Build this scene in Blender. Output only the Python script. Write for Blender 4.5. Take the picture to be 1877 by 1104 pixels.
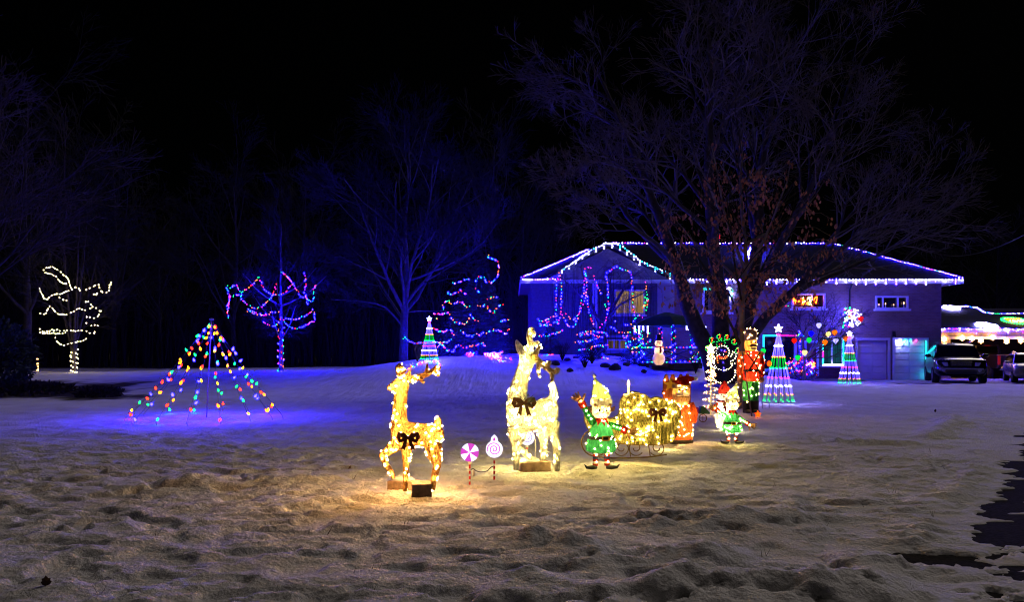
import bpy, bmesh, math, random
import numpy as np
from mathutils import Vector, Matrix
from math import radians, sin, cos, pi

for _o in list(bpy.data.objects):
    bpy.data.objects.remove(_o)
S = bpy.context.scene
C = S.collection

# ------------------------------------------------------------------ camera
FPX, HZ = 1500.0, 643.0            # focal length and horizon row in photograph pixels
PW, PH = 1877.0, 1104.0
EYE = 1.5
cam = bpy.data.cameras.new('camera')
cam.sensor_width = 36.0
cam.lens = 36.0 * FPX / PW
cam.shift_y = (HZ - PH / 2) / PW
cam.clip_start = 0.1
cam.clip_end = 2000
camo = bpy.data.objects.new('camera', cam)
camo.location = (0, 0, EYE)
camo.rotation_euler = (radians(90), 0, 0)
C.objects.link(camo)
S.camera = camo

# ------------------------------------------------------------------ night sky and moon
SUN_EL, SUN_AZ = radians(38), radians(38)      # azimuth measured from +Y towards +X
w = bpy.data.worlds.new('World')
S.world = w
w.use_nodes = True
wn = w.node_tree.nodes
sky = wn.new('ShaderNodeTexSky')
sky.sky_type = 'NISHITA'
sky.sun_disc = False
sky.sun_elevation = SUN_EL
sky.sun_rotation = SUN_AZ
w.node_tree.links.new(sky.outputs[0], wn['Background'].inputs[0])
wn['Background'].inputs[1].default_value = 0.00004
sun = bpy.data.lights.new('moon', 'SUN')
sun.energy = 0.58
sun.angle = radians(24)
sun.specular_factor = 0.3
sun.color = (1.0, 0.86, 0.79)
suno = bpy.data.objects.new('moon', sun)
suno.rotation_euler = Vector((-sin(SUN_AZ) * cos(SUN_EL), -cos(SUN_AZ) * cos(SUN_EL), -sin(SUN_EL))).to_track_quat('-Z', 'Y').to_euler()
suno.location = (20, 60, 40)
C.objects.link(suno)
S.view_settings.view_transform = 'Standard'
S.view_settings.look = 'None'
S.view_settings.exposure = 0.0
S.view_settings.gamma = 1.0
S.view_settings.use_curve_mapping = False
S.render.engine = 'CYCLES'
S.cycles.use_denoising = True
S.cycles.max_bounces = 5
S.cycles.diffuse_bounces = 2
S.cycles.glossy_bounces = 2
S.cycles.transmission_bounces = 4
S.cycles.transparent_max_bounces = 6
S.cycles.sample_clamp_indirect = 1.5
S.cycles.use_light_tree = True
S.cycles.filter_width = 1.15
S.cycles.caustics_reflective = False
S.cycles.caustics_refractive = False

rng = random.Random(7)
nrng = np.random.RandomState(11)

# ------------------------------------------------------------------ helpers
def P(x, y, Y):
    """photo pixel at depth Y -> world point"""
    return Vector(((x - PW / 2) / FPX * Y, Y, EYE + (HZ - y) / FPX * Y))

def _hash(ix, iy, seed):
    h = (ix.astype(np.int64) * 374761393 + iy.astype(np.int64) * 668265263 + seed * 1442695041) & 0x7fffffff
    h = ((h ^ (h >> 13)) * 1274126177) & 0x7fffffff
    h = h ^ (h >> 16)
    return (h & 0xffff) / 65535.0

def vnoise(x, y, seed=0):
    x = np.asarray(x, float); y = np.asarray(y, float)
    ix = np.floor(x); iy = np.floor(y)
    fx = x - ix; fy = y - iy
    fx = fx * fx * fx * (fx * (fx * 6 - 15) + 10); fy = fy * fy * fy * (fy * (fy * 6 - 15) + 10)
    a = _hash(ix, iy, seed); b = _hash(ix + 1, iy, seed); c = _hash(ix, iy + 1, seed); d = _hash(ix + 1, iy + 1, seed)
    return (a + (b - a) * fx) * (1 - fy) + (c + (d - c) * fx) * fy

def fbm(x, y, seed=0, octs=4):
    t = 0; a = .5; s = 0
    for i in range(octs):
        t = t + a * vnoise(x * 2 ** i + 17.3 * i, y * 2 ** i - 9.1 * i, seed + i); s += a; a *= .5
    return t / s

def sstep(a, b, x):
    t = np.clip((np.asarray(x, float) - a) / (b - a), 0, 1)
    return t * t * (3 - 2 * t)

AX = [-60, -22, -15, -9, -6.4, -3.7, 0, 1.6, 5, 8, 9.4, 12.3, 14.5, 60]
AZ = [.35, .36, .38, .48, .83, 1.18, 1.3, 1.32, 1.2, .9, .68, .25, 0, 0]
def gzs(x, y):
    """the broad lie of the land"""
    x = np.asarray(x, float); y = np.asarray(y, float)
    return np.interp(x, AX, AZ) * sstep(27, 40, y)

def gz(x, y):
    return float(gzs(x, y))

# ------------------------------------------------------------------ materials
MATS = {}
def nodes_of(name):
    m = bpy.data.materials.new(name)
    m.use_nodes = True
    nt = m.node_tree
    return m, nt, nt.nodes['Principled BSDF']

def mat(name, col, rough=.7, var=.25, scale=8.0, bump=0.0, metal=0.0, spec=.3, bscale=None):
    """plain surface with grain: noise-varied base colour, optional relief"""
    if name in MATS: return MATS[name]
    m, nt, b = nodes_of(name)
    tc = nt.nodes.new('ShaderNodeTexCoord')
    nz = nt.nodes.new('ShaderNodeTexNoise'); nz.inputs['Scale'].default_value = scale; nz.inputs['Detail'].default_value = 5
    nt.links.new(tc.outputs['Object'], nz.inputs['Vector'])
    rp = nt.nodes.new('ShaderNodeValToRGB')
    rp.color_ramp.elements[0].position = .3; rp.color_ramp.elements[1].position = .7
    rp.color_ramp.elements[0].color = [c * (1 - var) for c in col] + [1]
    rp.color_ramp.elements[1].color = [min(1, c * (1 + var)) for c in col] + [1]
    nt.links.new(nz.outputs['Fac'], rp.inputs[0]); nt.links.new(rp.outputs[0], b.inputs['Base Color'])
    b.inputs['Roughness'].default_value = rough; b.inputs['Metallic'].default_value = metal
    b.inputs['Specular IOR Level'].default_value = spec
    if bump:
        n2 = nt.nodes.new('ShaderNodeTexNoise'); n2.inputs['Scale'].default_value = bscale or scale * 4; n2.inputs['Detail'].default_value = 4
        nt.links.new(tc.outputs['Object'], n2.inputs['Vector'])
        bp = nt.nodes.new('ShaderNodeBump'); bp.inputs['Strength'].default_value = bump; bp.inputs['Distance'].default_value = .02
        nt.links.new(n2.outputs['Fac'], bp.inputs['Height']); nt.links.new(bp.outputs[0], b.inputs['Normal'])
    MATS[name] = m
    return m

def lucent(name, col, trans=.6, scale=40.0, var=.35):
    """thin fabric or spun thread that light shines through"""
    if name in MATS: return MATS[name]
    m = bpy.data.materials.new(name); m.use_nodes = True
    nt = m.node_tree; N = nt.nodes
    N.remove(N['Principled BSDF'])
    tc = N.new('ShaderNodeTexCoord')
    mp = N.new('ShaderNodeMapping'); mp.inputs['Scale'].default_value = (1, 1, .35)
    nz = N.new('ShaderNodeTexNoise'); nz.inputs['Scale'].default_value = scale; nz.inputs['Detail'].default_value = 4
    nt.links.new(tc.outputs['Object'], mp.inputs[0]); nt.links.new(mp.outputs[0], nz.inputs['Vector'])
    rp = N.new('ShaderNodeValToRGB')
    rp.color_ramp.elements[0].position = .35; rp.color_ramp.elements[1].position = .65
    rp.color_ramp.elements[0].color = [c * (1 - var) for c in col] + [1]
    rp.color_ramp.elements[1].color = [min(1, c * (1 + var * .6)) for c in col] + [1]
    nt.links.new(nz.outputs['Fac'], rp.inputs[0])
    d = N.new('ShaderNodeBsdfDiffuse'); t = N.new('ShaderNodeBsdfTranslucent'); mx = N.new('ShaderNodeMixShader')
    mx.inputs[0].default_value = trans
    bp = N.new('ShaderNodeBump'); bp.inputs['Strength'].default_value = .6; bp.inputs['Distance'].default_value = .01
    nt.links.new(nz.outputs['Fac'], bp.inputs['Height']); nt.links.new(bp.outputs[0], d.inputs['Normal'])
    nt.links.new(rp.outputs[0], d.inputs[0]); nt.links.new(rp.outputs[0], t.inputs[0])
    nt.links.new(d.outputs[0], mx.inputs[1]); nt.links.new(t.outputs[0], mx.inputs[2])
    nt.links.new(mx.outputs[0], N['Material Output'].inputs[0])
    MATS[name] = m
    return m

LAMP = {  # emission colour and radiance of each kind of lamp
    'R': ((1, .010, .003), 15), 'G': ((.003, 1, .08), 11), 'B': ((.0007, .00045, 1), 1900), 'A': ((1, .14, .003), 14),
    'M': ((1, .012, .30), 14), 'V': ((.012, .0045, 1), 1500), 'C': ((.006, .75, 1), 28), 'W': ((.30, .27, 1), 360),
    'H': ((1, .48, .14), 170), 'Y': ((1, .71, .19), 160), 'F': ((1, .78, .36), 60), 'O': ((1, .06, .002), 40),
    'S': ((1, .9, .75), 60), 'L': ((.055, .038, 1), 11), 'Q': ((1, .36, .004), 14),
}
def lamp(k, mult=1.0):
    key = 'lamp_%s_%g' % (k, mult)
    if key in MATS: return MATS[key]
    m = bpy.data.materials.new(key); m.use_nodes = True
    nt = m.node_tree; nt.nodes.remove(nt.nodes['Principled BSDF'])
    e = nt.nodes.new('ShaderNodeEmission')
    c, s = LAMP[k]
    e.inputs[0].default_value = (*c, 1); e.inputs[1].default_value = s * mult
    nt.links.new(e.outputs[0], nt.nodes['Material Output'].inputs[0])
    MATS[key] = m
    return m

# ------------------------------------------------------------------ mesh builder
ICO_V = None
def _ico():
    global ICO_V, ICO_F
    t = (1 + 5 ** .5) / 2
    v = np.array([(-1, t, 0), (1, t, 0), (-1, -t, 0), (1, -t, 0), (0, -1, t), (0, 1, t), (0, -1, -t), (0, 1, -t), (t, 0, -1), (t, 0, 1), (-t, 0, -1), (-t, 0, 1)], float)
    ICO_V = v / np.linalg.norm(v[0])
    ICO_F = [(0, 11, 5), (0, 5, 1), (0, 1, 7), (0, 7, 10), (0, 10, 11), (1, 5, 9), (5, 11, 4), (11, 10, 2), (10, 7, 6), (7, 1, 8), (3, 9, 4), (3, 4, 2), (3, 2, 6), (3, 6, 8), (3, 8, 9), (4, 9, 5), (2, 4, 11), (6, 2, 10), (8, 6, 7), (9, 8, 1)]
_ico()
OCT_V = np.array([(1, 0, 0), (-1, 0, 0), (0, 1, 0), (0, -1, 0), (0, 0, 1), (0, 0, -1)], float)
OCT_F = [(0, 2, 4), (2, 1, 4), (1, 3, 4), (3, 0, 4), (2, 0, 5), (1, 2, 5), (3, 1, 5), (0, 3, 5)]

class MB:
    def __init__(s): s.v = []; s.f = []; s.m = []
    def add(s, vs, fs, mi=0):
        o = len(s.v)
        s.v.extend([tuple(p) for p in vs]); s.f.extend([tuple(i + o for i in f) for f in fs]); s.m.extend([mi] * len(fs))
        return s
    def box(s, c, d, rz=0, mi=0, rx=0, taper=1.0):
        hx, hy, hz = d[0] / 2, d[1] / 2, d[2] / 2
        R = Matrix.Rotation(rz, 3, 'Z') @ Matrix.Rotation(rx, 3, 'X')
        vs = []
        for z in (-1, 1):
            k = taper if z > 0 else 1
            for x, y in ((-1, -1), (1, -1), (1, 1), (-1, 1)):
                vs.append(Vector(c) + R @ Vector((x * hx * k, y * hy * k, z * hz)))
        return s.add(vs, [(0, 3, 2, 1), (4, 5, 6, 7), (0, 1, 5, 4), (1, 2, 6, 5), (2, 3, 7, 6), (3, 0, 4, 7)], mi)
    def tube(s, pts, rad, k=6, mi=0, cap=True, flat=None):
        """tube along points; rad a number or a list of numbers or (across, in-plane) pairs; flat: the across axis"""
        pts = [Vector(p) for p in pts]; n = len(pts)
        if not isinstance(rad, (list, tuple)): rad = [rad] * n
        ref = Vector(flat) if flat is not None else None
        vs = []; prev = None
        for i, p in enumerate(pts):
            t = (pts[min(i + 1, n - 1)] - pts[max(i - 1, 0)])
            if t.length < 1e-9: t = Vector((0, 0, 1))
            t.normalize()
            if ref is not None: d = ref - t * ref.dot(t)
            elif prev is not None: d = prev - t * prev.dot(t)
            else:
                d = Vector((0, 1, 0)) if abs(t.y) < .8 else Vector((1, 0, 0)); d = d - t * d.dot(t)
            if d.length < 1e-6: d = t.orthogonal()
            d.normalize(); prev = d
            u = t.cross(d)
            r = rad[i]; ra, rb = r if isinstance(r, (list, tuple)) else (r, r)
            for j in range(k):
                a = 2 * pi * j / k
                vs.append(p + d * (ra * cos(a)) + u * (rb * sin(a)))
        fs = [(i * k + j, i * k + (j + 1) % k, (i + 1) * k + (j + 1) % k, (i + 1) * k + j) for i in range(n - 1) for j in range(k)]
        if cap: fs += [tuple(range(k - 1, -1, -1)), tuple((n - 1) * k + j for j in range(k))]
        return s.add(vs, fs, mi)
    def lathe(s, prof, n=16, c=(0, 0, 0), mi=0, sx=1, sy=1):
        vs = []; fs = []
        for r, z in prof:
            for j in range(n):
                a = 2 * pi * j / n
                vs.append((c[0] + r * cos(a) * sx, c[1] + r * sin(a) * sy, c[2] + z))
        for i in range(len(prof) - 1):
            for j in range(n):
                fs.append((i * n + j, i * n + (j + 1) % n, (i + 1) * n + (j + 1) % n, (i + 1) * n + j))
        fs += [tuple(range(n - 1, -1, -1)), tuple((len(prof) - 1) * n + j for j in range(n))]
        return s.add(vs, fs, mi)
    def ell(s, c, r, nu=12, nv=8, mi=0):
        prof = [(max(1e-3, sin(pi * i / nv)), -cos(pi * i / nv)) for i in range(nv + 1)]
        vs = []; fs = []
        for a, z in prof:
            for j in range(nu):
                t = 2 * pi * j / nu
                vs.append((c[0] + r[0] * a * cos(t), c[1] + r[1] * a * sin(t), c[2] + r[2] * z))
        for i in range(nv):
            for j in range(nu):
                fs.append((i * nu + j, i * nu + (j + 1) % nu, (i + 1) * nu + (j + 1) % nu, (i + 1) * nu + j))
        return s.add(vs, fs, mi)
    def prism(s, poly, y0, y1, mi=0):
        """polygon of (x, z) points stretched from y0 to y1"""
        n = len(poly)
        vs = [(x, y0, z) for x, z in poly] + [(x, y1, z) for x, z in poly]
        fs = [tuple(range(n)), tuple(range(2 * n - 1, n - 1, -1))] + [(i, i + n, (i + 1) % n + n, (i + 1) % n) for i in range(n)]
        return s.add(vs, fs, mi)
    def balls(s, pts, r, mis, ico=False, stretch=1.0):
        V, F = (ICO_V, ICO_F) if ico else (OCT_V, OCT_F)
        for p, mi in zip(pts, mis):
            rr = r * rng.uniform(.8, 1.15)
            s.add([(p[0] + v[0] * rr, p[1] + v[1] * rr, p[2] + v[2] * rr * stretch) for v in V], F, mi)
        return s
    def sample(s, n, off=0.0, mi=None):
        """n points spread over the surface by area, pushed out by off"""
        tris = []
        for f, m in zip(s.f, s.m):
            if mi is not None and m != mi: continue
            for i in range(1, len(f) - 1): tris.append((f[0], f[i], f[i + 1]))
        V = np.array(s.v); T = np.array(tris)
        a, b, c = V[T[:, 0]], V[T[:, 1]], V[T[:, 2]]
        cr = np.cross(b - a, c - a); ar = np.linalg.norm(cr, axis=1); nn = cr / (ar[:, None] + 1e-12)
        idx = nrng.choice(len(T), n, p=ar / ar.sum())
        u = nrng.rand(n); v = nrng.rand(n); q = u + v > 1; u[q] = 1 - u[q]; v[q] = 1 - v[q]
        p = a[idx] + (b[idx] - a[idx]) * u[:, None] + (c[idx] - a[idx]) * v[:, None]
        return p + nn[idx] * off
    def mesh(s, name, mats):
        me = bpy.data.meshes.new(name)
        me.from_pydata(s.v, [], s.f)
        for m in (mats if isinstance(mats, (list, tuple)) else [mats]): me.materials.append(m)
        if any(s.m): me.polygons.foreach_set('material_index', s.m)
        me.update()
        return me
    def build(s, name, mats, parent=None, smooth=False, bevel=0, fix=True):
        me = s.mesh(name, mats)
        if fix and len(s.f) < 40000:
            bm = bmesh.new(); bm.from_mesh(me); bmesh.ops.recalc_face_normals(bm, faces=bm.faces); bm.to_mesh(me); bm.free()
        if smooth: me.polygons.foreach_set('use_smooth', [True] * len(me.polygons))
        o = bpy.data.objects.new(name, me); C.objects.link(o)
        if parent is not None: o.parent = parent
        if bevel:
            b = o.modifiers.new('edge', 'BEVEL'); b.width = bevel; b.segments = 3; b.limit_method = 'ANGLE'; b.angle_limit = radians(35)
        return o

def tag(o, label=None, cat=None, group=None, kind=None):
    if label: o['label'] = label
    if cat: o['category'] = cat
    if group: o['group'] = group
    if kind: o['kind'] = kind
    return o

def thing(name, label, cat, loc=(0, 0, 0), rz=0, group=None):
    o = bpy.data.objects.new(name, None); C.objects.link(o)
    o.empty_display_size = .2
    o.location = loc; o.rotation_euler = (0, 0, rz)
    return tag(o, label, cat, group)

def copy_tree(o, parent=None):
    c = o.copy(); C.objects.link(c); c.parent = parent
    for ch in [x for x in o.children]: copy_tree(ch, c)
    return c

def evaluated(o):
    """bake an object's modifiers into its mesh"""
    dg = bpy.context.evaluated_depsgraph_get(); dg.update()
    me = bpy.data.meshes.new_from_object(o.evaluated_get(dg))
    o.modifiers.clear(); o.data = me
    return o

def shell(name, mb, m, parent, voxel=.014, smooth=6, wire=None, wire_ratio=.2, wire_t=.007):
    """fuse overlapping lofts into one continuous skin; optionally a wound wire frame over it"""
    o = mb.build(name, m, parent, fix=True)
    r = o.modifiers.new('r', 'REMESH'); r.mode = 'VOXEL'; r.voxel_size = voxel
    q = o.modifiers.new('s', 'SMOOTH'); q.iterations = smooth
    evaluated(o)
    o.data.materials.clear(); o.data.materials.append(m)
    o.data.polygons.foreach_set('use_smooth', [True] * len(o.data.polygons))
    if wire:
        x = bpy.data.objects.new('wire_frame', o.data.copy()); C.objects.link(x); x.parent = parent
        d = x.modifiers.new('d', 'DECIMATE'); d.ratio = wire_ratio
        f = x.modifiers.new('w', 'WIREFRAME'); f.thickness = wire_t; f.use_even_offset = False; f.offset = 1
        evaluated(x)
        x.data.materials.clear(); x.data.materials.append(wire)
    return o

def sample_obj(o, n, off=0.0):
    me = o.data; me.calc_loop_triangles()
    V = np.empty(len(me.vertices) * 3); me.vertices.foreach_get('co', V); V = V.reshape(-1, 3)
    T = np.empty(len(me.loop_triangles) * 3, dtype=np.int32); me.loop_triangles.foreach_get('vertices', T); T = T.reshape(-1, 3)
    a, b, c = V[T[:, 0]], V[T[:, 1]], V[T[:, 2]]
    cr = np.cross(b - a, c - a); ar = np.linalg.norm(cr, axis=1)
    idx = nrng.choice(len(T), n, p=ar / ar.sum())
    return (a[idx] + b[idx] + c[idx]) / 3 + cr[idx] / ar[idx][:, None] * off

def lights(parent, pts, keys, r, mult=1.0, ico=False, name='mini_lights', stretch=1.0):
    """little bulbs joined into one part: too small to pick apart singly"""
    ks = sorted(set(keys)); mi = [ks.index(k) for k in keys]
    o = MB().balls(pts, r, mi, ico, stretch).build(name, [lamp(k, mult) for k in ks], parent, fix=False)
    o['kind'] = 'stuff'
    return o

def smoothpath(pts, step=.05):
    """Catmull-Rom through the points, sampled about every step"""
    pts = [Vector(p) for p in pts]
    if len(pts) < 3: 
        q = pts
    q = [pts[0] * 2 - pts[1]] + pts + [pts[-1] * 2 - pts[-2]]
    out = [pts[0]]
    for i in range(1, len(q) - 2):
        n = max(1, int((q[i + 1] - q[i]).length / step))
        for j in range(1, n + 1):
            t = j / n; t2 = t * t; t3 = t2 * t
            out.append(.5 * ((2 * q[i]) + (-q[i - 1] + q[i + 1]) * t + (2 * q[i - 1] - 5 * q[i] + 4 * q[i + 1] - q[i + 2]) * t2 + (-q[i - 1] + 3 * q[i] - 3 * q[i + 1] + q[i + 2]) * t3))
    return out

def along(path, spacing, jit=0.0):
    out = []; acc = 0; nxt = spacing * .5
    for a, b in zip(path, path[1:]):
        d = (b - a).length
        while acc + d >= nxt and d > 0:
            p = a.lerp(b, (nxt - acc) / d)
            out.append(p + Vector((rng.uniform(-jit, jit), rng.uniform(-jit, jit), rng.uniform(-jit, jit)))); nxt += spacing
        acc += d
    return out

WIRE = mat('green_cable', (.02, .05, .025), .6)
def string_light(label, paths, spacing, palette, r, mult=1.0, group=None, jit=.02, name='string_light', wire=.005, icicle=None, cat='string lights', seq=False):
    """a run of cable (one or more lengths) carrying bulbs; world points"""
    base = Vector(paths[0][0])
    t = thing(name, label, cat, base, 0, group)
    cab = MB(); bp = []
    for pth in paths:
        pth = smoothpath([Vector(p) - base for p in pth], .12)
        cab.tube(pth, wire, 3, cap=False)
        q = along(pth, spacing, jit)
        bp += q
        if icicle:
            for i, p in enumerate(q):
                if i % icicle[0] == 0:
                    n = rng.choice(icicle[1])
                    cab.tube([p, p - Vector((0, 0, .11 * n))], wire, 3, cap=False)
                    bp += [p - Vector((rng.uniform(-.01, .01), 0, .11 * (k + 1))) for k in range(n)]
    cab.build('cable', WIRE, t, fix=False)
    keys = [palette[i % len(palette)] if seq else rng.choice(palette) for i in range(len(bp))]
    lights(t, bp, keys, r, mult, name='bulbs')
    return t

def walls_with_holes(mb, x0, x1, z0, z1, y0, y1, holes, mi=0):
    """a wall slab in the XZ plane built of blocks round its openings (x0, x1, z0, z1)"""
    xs = sorted({x0, x1, *[h[0] for h in holes], *[h[1] for h in holes]}); zs = sorted({z0, z1, *[h[2] for h in holes], *[h[3] for h in holes]})
    for a, b in zip(xs, xs[1:]):
        run = None
        for c, d in zip(zs, zs[1:]):
            mx, mz = (a + b) / 2, (c + d) / 2
            solid = not any(h[0] < mx < h[1] and h[2] < mz < h[3] for h in holes)
            if solid:
                run = [run[0] if run else c, d]
            if (not solid or d == zs[-1]) and run:
                mb.box(((a + b) / 2, (y0 + y1) / 2, (run[0] + run[1]) / 2), (b - a, y1 - y0, run[1] - run[0]), mi=mi); run = None
# ================================================================== GROUND
def drive_edge(y):            # left edge of the drive
    return 3.94 + .676 * (y - 6.78)

def axis(lo, hi, fine0, fine1, step, grow, mx=None):
    a = list(np.arange(fine0, fine1, step))
    s = step; p = fine1
    while p < hi: a.append(p); s = min(s * grow, mx or 1e9); p += s
    a.append(hi)
    s = step; p = fine0 - step; b = []
    while p > lo: b.append(p); s = min(s * grow, mx or 1e9); p -= s
    b.append(lo)
    return np.array(sorted(b) + a)

def snow_lumps(X, Y):
    z = np.zeros_like(X)
    rough = fbm(X * 7, Y * 7, 71, 5)
    def ridge(x0, y0, x1, y1, wd, h):
        dx, dy = x1 - x0, y1 - y0; L = math.hypot(dx, dy)
        t = np.clip(((X - x0) * dx + (Y - y0) * dy) / L ** 2, 0, 1)
        d = np.hypot(X - (x0 + t * dx), Y - (y0 + t * dy))
        return .8 * h * np.exp(-(d / wd) ** 2) * (.45 + .9 * np.clip(rough - .3, 0, .5))
    for a in ((.95, 5.15, 2.35, 5.2, .2, .15), (1.35, 5.9, 1.1, 5.4, .2, .12), (1.2, 7.3, 2.6, 7.5, .28, .14), (.05, 6.6, .55, 6.35, .16, .17),
              (.5, 5.9, 1.6, 6.1, .2, .12), (-2.2, 9.6, -3.6, 9.3, .22, .1), (-4.2, 9.0, -3.5, 9.2, .16, .1), (5.4, 13.6, 6.6, 13.5, .22, .14), (4.4, 11.4, 5.6, 11.3, .25, .10),
              (-1.2, 8.55, -1.55, 8.5, .10, .10), (2.6, 6.0, 3.2, 5.5, .22, .10), (2.0, 5.0, 2.8, 4.8, .25, .12), (.5, 5.0, .1, 5.4, .2, .1),
              (7.4, 14.5, 10, 18.5, .25, .16), (4.6, 8.6, 6.6, 11.4, .16, .10), (3.2, 6.6, 3.8, 7.4, .12, .08)):
        z += ridge(*a)
    for (x, y, r, d) in ((3.05, 8.4, .13, .1), (3.3, 7.9, .12, .1), (3.75, 7.3, .14, .1), (2.0, 6.05, .3, .07), (2.75, 6.35, .3, .07), (3.9, 8.6, .12, .08), (4.6, 9.6, .14, .09), (-.35, 5.0, .1, .06), (-1.9, 7.9, .13, .06), (-1.75, 7.5, .16, .06), (2.35, 9.2, .2, .06)):
        z -= d * np.exp(-(((X - x) ** 2 + ((Y - y) * 1.4) ** 2) / r ** 2))
    return z

def ground_fields(X, Y):
    base = gzs(X, Y)
    near = np.clip(1.25 - Y / 60, .25, 1)
    left = .75 + .4 * sstep(3, -6, X)
    wx = X + .25 * fbm(X * 1.3, Y * 1.3, 5, 2); wy = Y + .25 * fbm(X * 1.3 + 40, Y * 1.3, 6, 2)
    pits = sstep(.50, .74, fbm(wx * 3.0, wy * 4.6, 21, 4)) * (.5 + fbm(X * .7, Y * .7, 23, 2))
    rip = (fbm(wx * 5.5, wy * 7.5, 22, 4) - .5) * .062 * left - .075 * pits * left + (fbm(wx * .9, wy * 1.2, 31, 3) - .5) * .06 + (fbm(X * 15, Y * 17, 41, 3) - .5) * .022
    z = base + rip * near + snow_lumps(X, Y) + (fbm(X * .12, Y * .12, 51, 2) - .5) * .12
    z = np.maximum(z, base - .055)
    # asphalt shows where the snow has melted off the drive
    edge = drive_edge(Y) + (fbm(X * 1.2, Y * 1.6, 61, 4) - .5) * .7 + (fbm(X * 7, Y * 9, 62, 3) - .5) * .3 - .10
    melt = sstep(-.06, .14, X - edge) * sstep(3.0, 4.5, Y) * sstep(34, 22, Y)
    cover = fbm(X * 1.1 + 3, Y * 2.6, 63, 4)
    melt *= 1 - sstep(.64, .70, cover) * .9
    melt *= np.where(Y < 6.55, sstep(.44, .56, fbm(X * 9, Y * 12, 65, 3) + .12 * (X - 4)), 1)
    d = np.hypot((X - 3.18) / .34, (Y - 6.1) / .26) + (fbm(X * 8, Y * 10, 64, 3) - .5) * 1.1
    melt = np.maximum(melt, sstep(.95, .8, d))
    thin = np.maximum(sstep(2.0, .9, d), sstep(-.8, -.05, X - edge) * sstep(34, 22, Y)) * .85
    z = z * (1 - thin) + (base - .058 + .25 * (z - base)) * thin
    apron = sstep(17.0, 18.2, X + (fbm(X * .8, Y * .8, 66, 3) - .5) * 2) * sstep(36.6, 37.2, Y + (fbm(X * .7, Y * .9, 67, 3) - .5) * 1.2) * sstep(60, 58, Y)
    melt = np.maximum(melt, apron)
    z = z * (1 - melt) + np.minimum(z, base - .10) * melt
    # bare earth under the shrubs on the left
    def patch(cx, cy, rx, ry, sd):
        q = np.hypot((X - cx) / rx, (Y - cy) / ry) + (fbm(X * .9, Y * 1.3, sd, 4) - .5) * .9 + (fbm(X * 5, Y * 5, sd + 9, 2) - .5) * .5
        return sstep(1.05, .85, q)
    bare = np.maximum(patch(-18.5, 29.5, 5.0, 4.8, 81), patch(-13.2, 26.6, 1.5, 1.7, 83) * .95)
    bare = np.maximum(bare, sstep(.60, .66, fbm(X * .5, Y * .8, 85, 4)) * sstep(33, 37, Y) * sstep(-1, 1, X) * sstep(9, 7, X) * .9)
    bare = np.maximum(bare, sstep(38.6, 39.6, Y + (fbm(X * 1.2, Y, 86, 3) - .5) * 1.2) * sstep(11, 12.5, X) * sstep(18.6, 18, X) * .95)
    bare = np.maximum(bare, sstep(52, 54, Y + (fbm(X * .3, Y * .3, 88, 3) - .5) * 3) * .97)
    return z, bare, melt

gx = axis(-500, 500, -5.5, 6.0, .03, 1.025, 30)
gy = axis(-60, 700, 4.5, 12.0, .028, 1.018, 40)
GX, GY = np.meshgrid(gx, gy)
GZ, GB, GM = ground_fields(GX, GY)
nx, ny = len(gx), len(gy)
me = bpy.data.meshes.new('ground')
me.vertices.add(nx * ny)
me.vertices.foreach_set('co', np.stack([GX, GY, GZ], -1).astype(np.float32).ravel())
ii = (np.arange(ny - 1)[:, None] * nx + np.arange(nx - 1)[None, :]).ravel()
quad = np.stack([ii, ii + 1, ii + 1 + nx, ii + nx], -1).astype(np.int32)
me.loops.add(quad.size); me.polygons.add(len(quad))
me.loops.foreach_set('vertex_index', quad.ravel())
me.polygons.foreach_set('loop_start', np.arange(0, quad.size, 4, dtype=np.int32))
me.polygons.foreach_set('use_smooth', np.ones(len(quad), dtype=bool))
me.update(calc_edges=True)
at = me.attributes.new('bare', 'FLOAT', 'POINT'); at.data.foreach_set('value', GB.astype(np.float32).ravel())
m, nt, b = nodes_of('snow')
N = nt.nodes; Lk = nt.links
tc = N.new('ShaderNodeTexCoord')
av = N.new('ShaderNodeAttribute'); av.attribute_name = 'bare'
n1 = N.new('ShaderNodeTexNoise'); n1.inputs['Scale'].default_value = .9; n1.inputs['Detail'].default_value = 6
n2 = N.new('ShaderNodeTexNoise'); n2.inputs['Scale'].default_value = 30; n2.inputs['Detail'].default_value = 5
n3 = N.new('ShaderNodeTexNoise'); n3.inputs['Scale'].default_value = 210; n3.inputs['Detail'].default_value = 3
for q in (n1, n2, n3): Lk.new(tc.outputs['Object'], q.inputs['Vector'])
r1 = N.new('ShaderNodeValToRGB'); r1.color_ramp.elements[0].color = (.70, .69, .68, 1); r1.color_ramp.elements[1].color = (.84, .84, .85, 1)
r1.color_ramp.elements[0].position = .35; r1.color_ramp.elements[1].position = .65
Lk.new(n1.outputs['Fac'], r1.inputs[0])
# grass ends and dirt frozen into the crust: fine flecks
r2 = N.new('ShaderNodeValToRGB'); r2.color_ramp.elements[0].position = .63; r2.color_ramp.elements[1].position = .74
r2.color_ramp.elements[0].color = (0, 0, 0, 1); r2.color_ramp.elements[1].color = (.55, .55, .55, 1)
Lk.new(n2.outputs['Fac'], r2.inputs[0])
mx1 = N.new('ShaderNodeMix'); mx1.data_type = 'RGBA'
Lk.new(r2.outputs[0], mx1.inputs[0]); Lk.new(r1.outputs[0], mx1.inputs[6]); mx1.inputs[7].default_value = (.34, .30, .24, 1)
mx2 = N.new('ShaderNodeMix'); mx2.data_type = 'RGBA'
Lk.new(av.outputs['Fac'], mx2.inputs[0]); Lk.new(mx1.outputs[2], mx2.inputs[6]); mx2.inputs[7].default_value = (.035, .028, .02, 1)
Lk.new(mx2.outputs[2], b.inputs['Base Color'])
b.inputs['Roughness'].default_value = .75; b.inputs['Specular IOR Level'].default_value = .15
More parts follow.
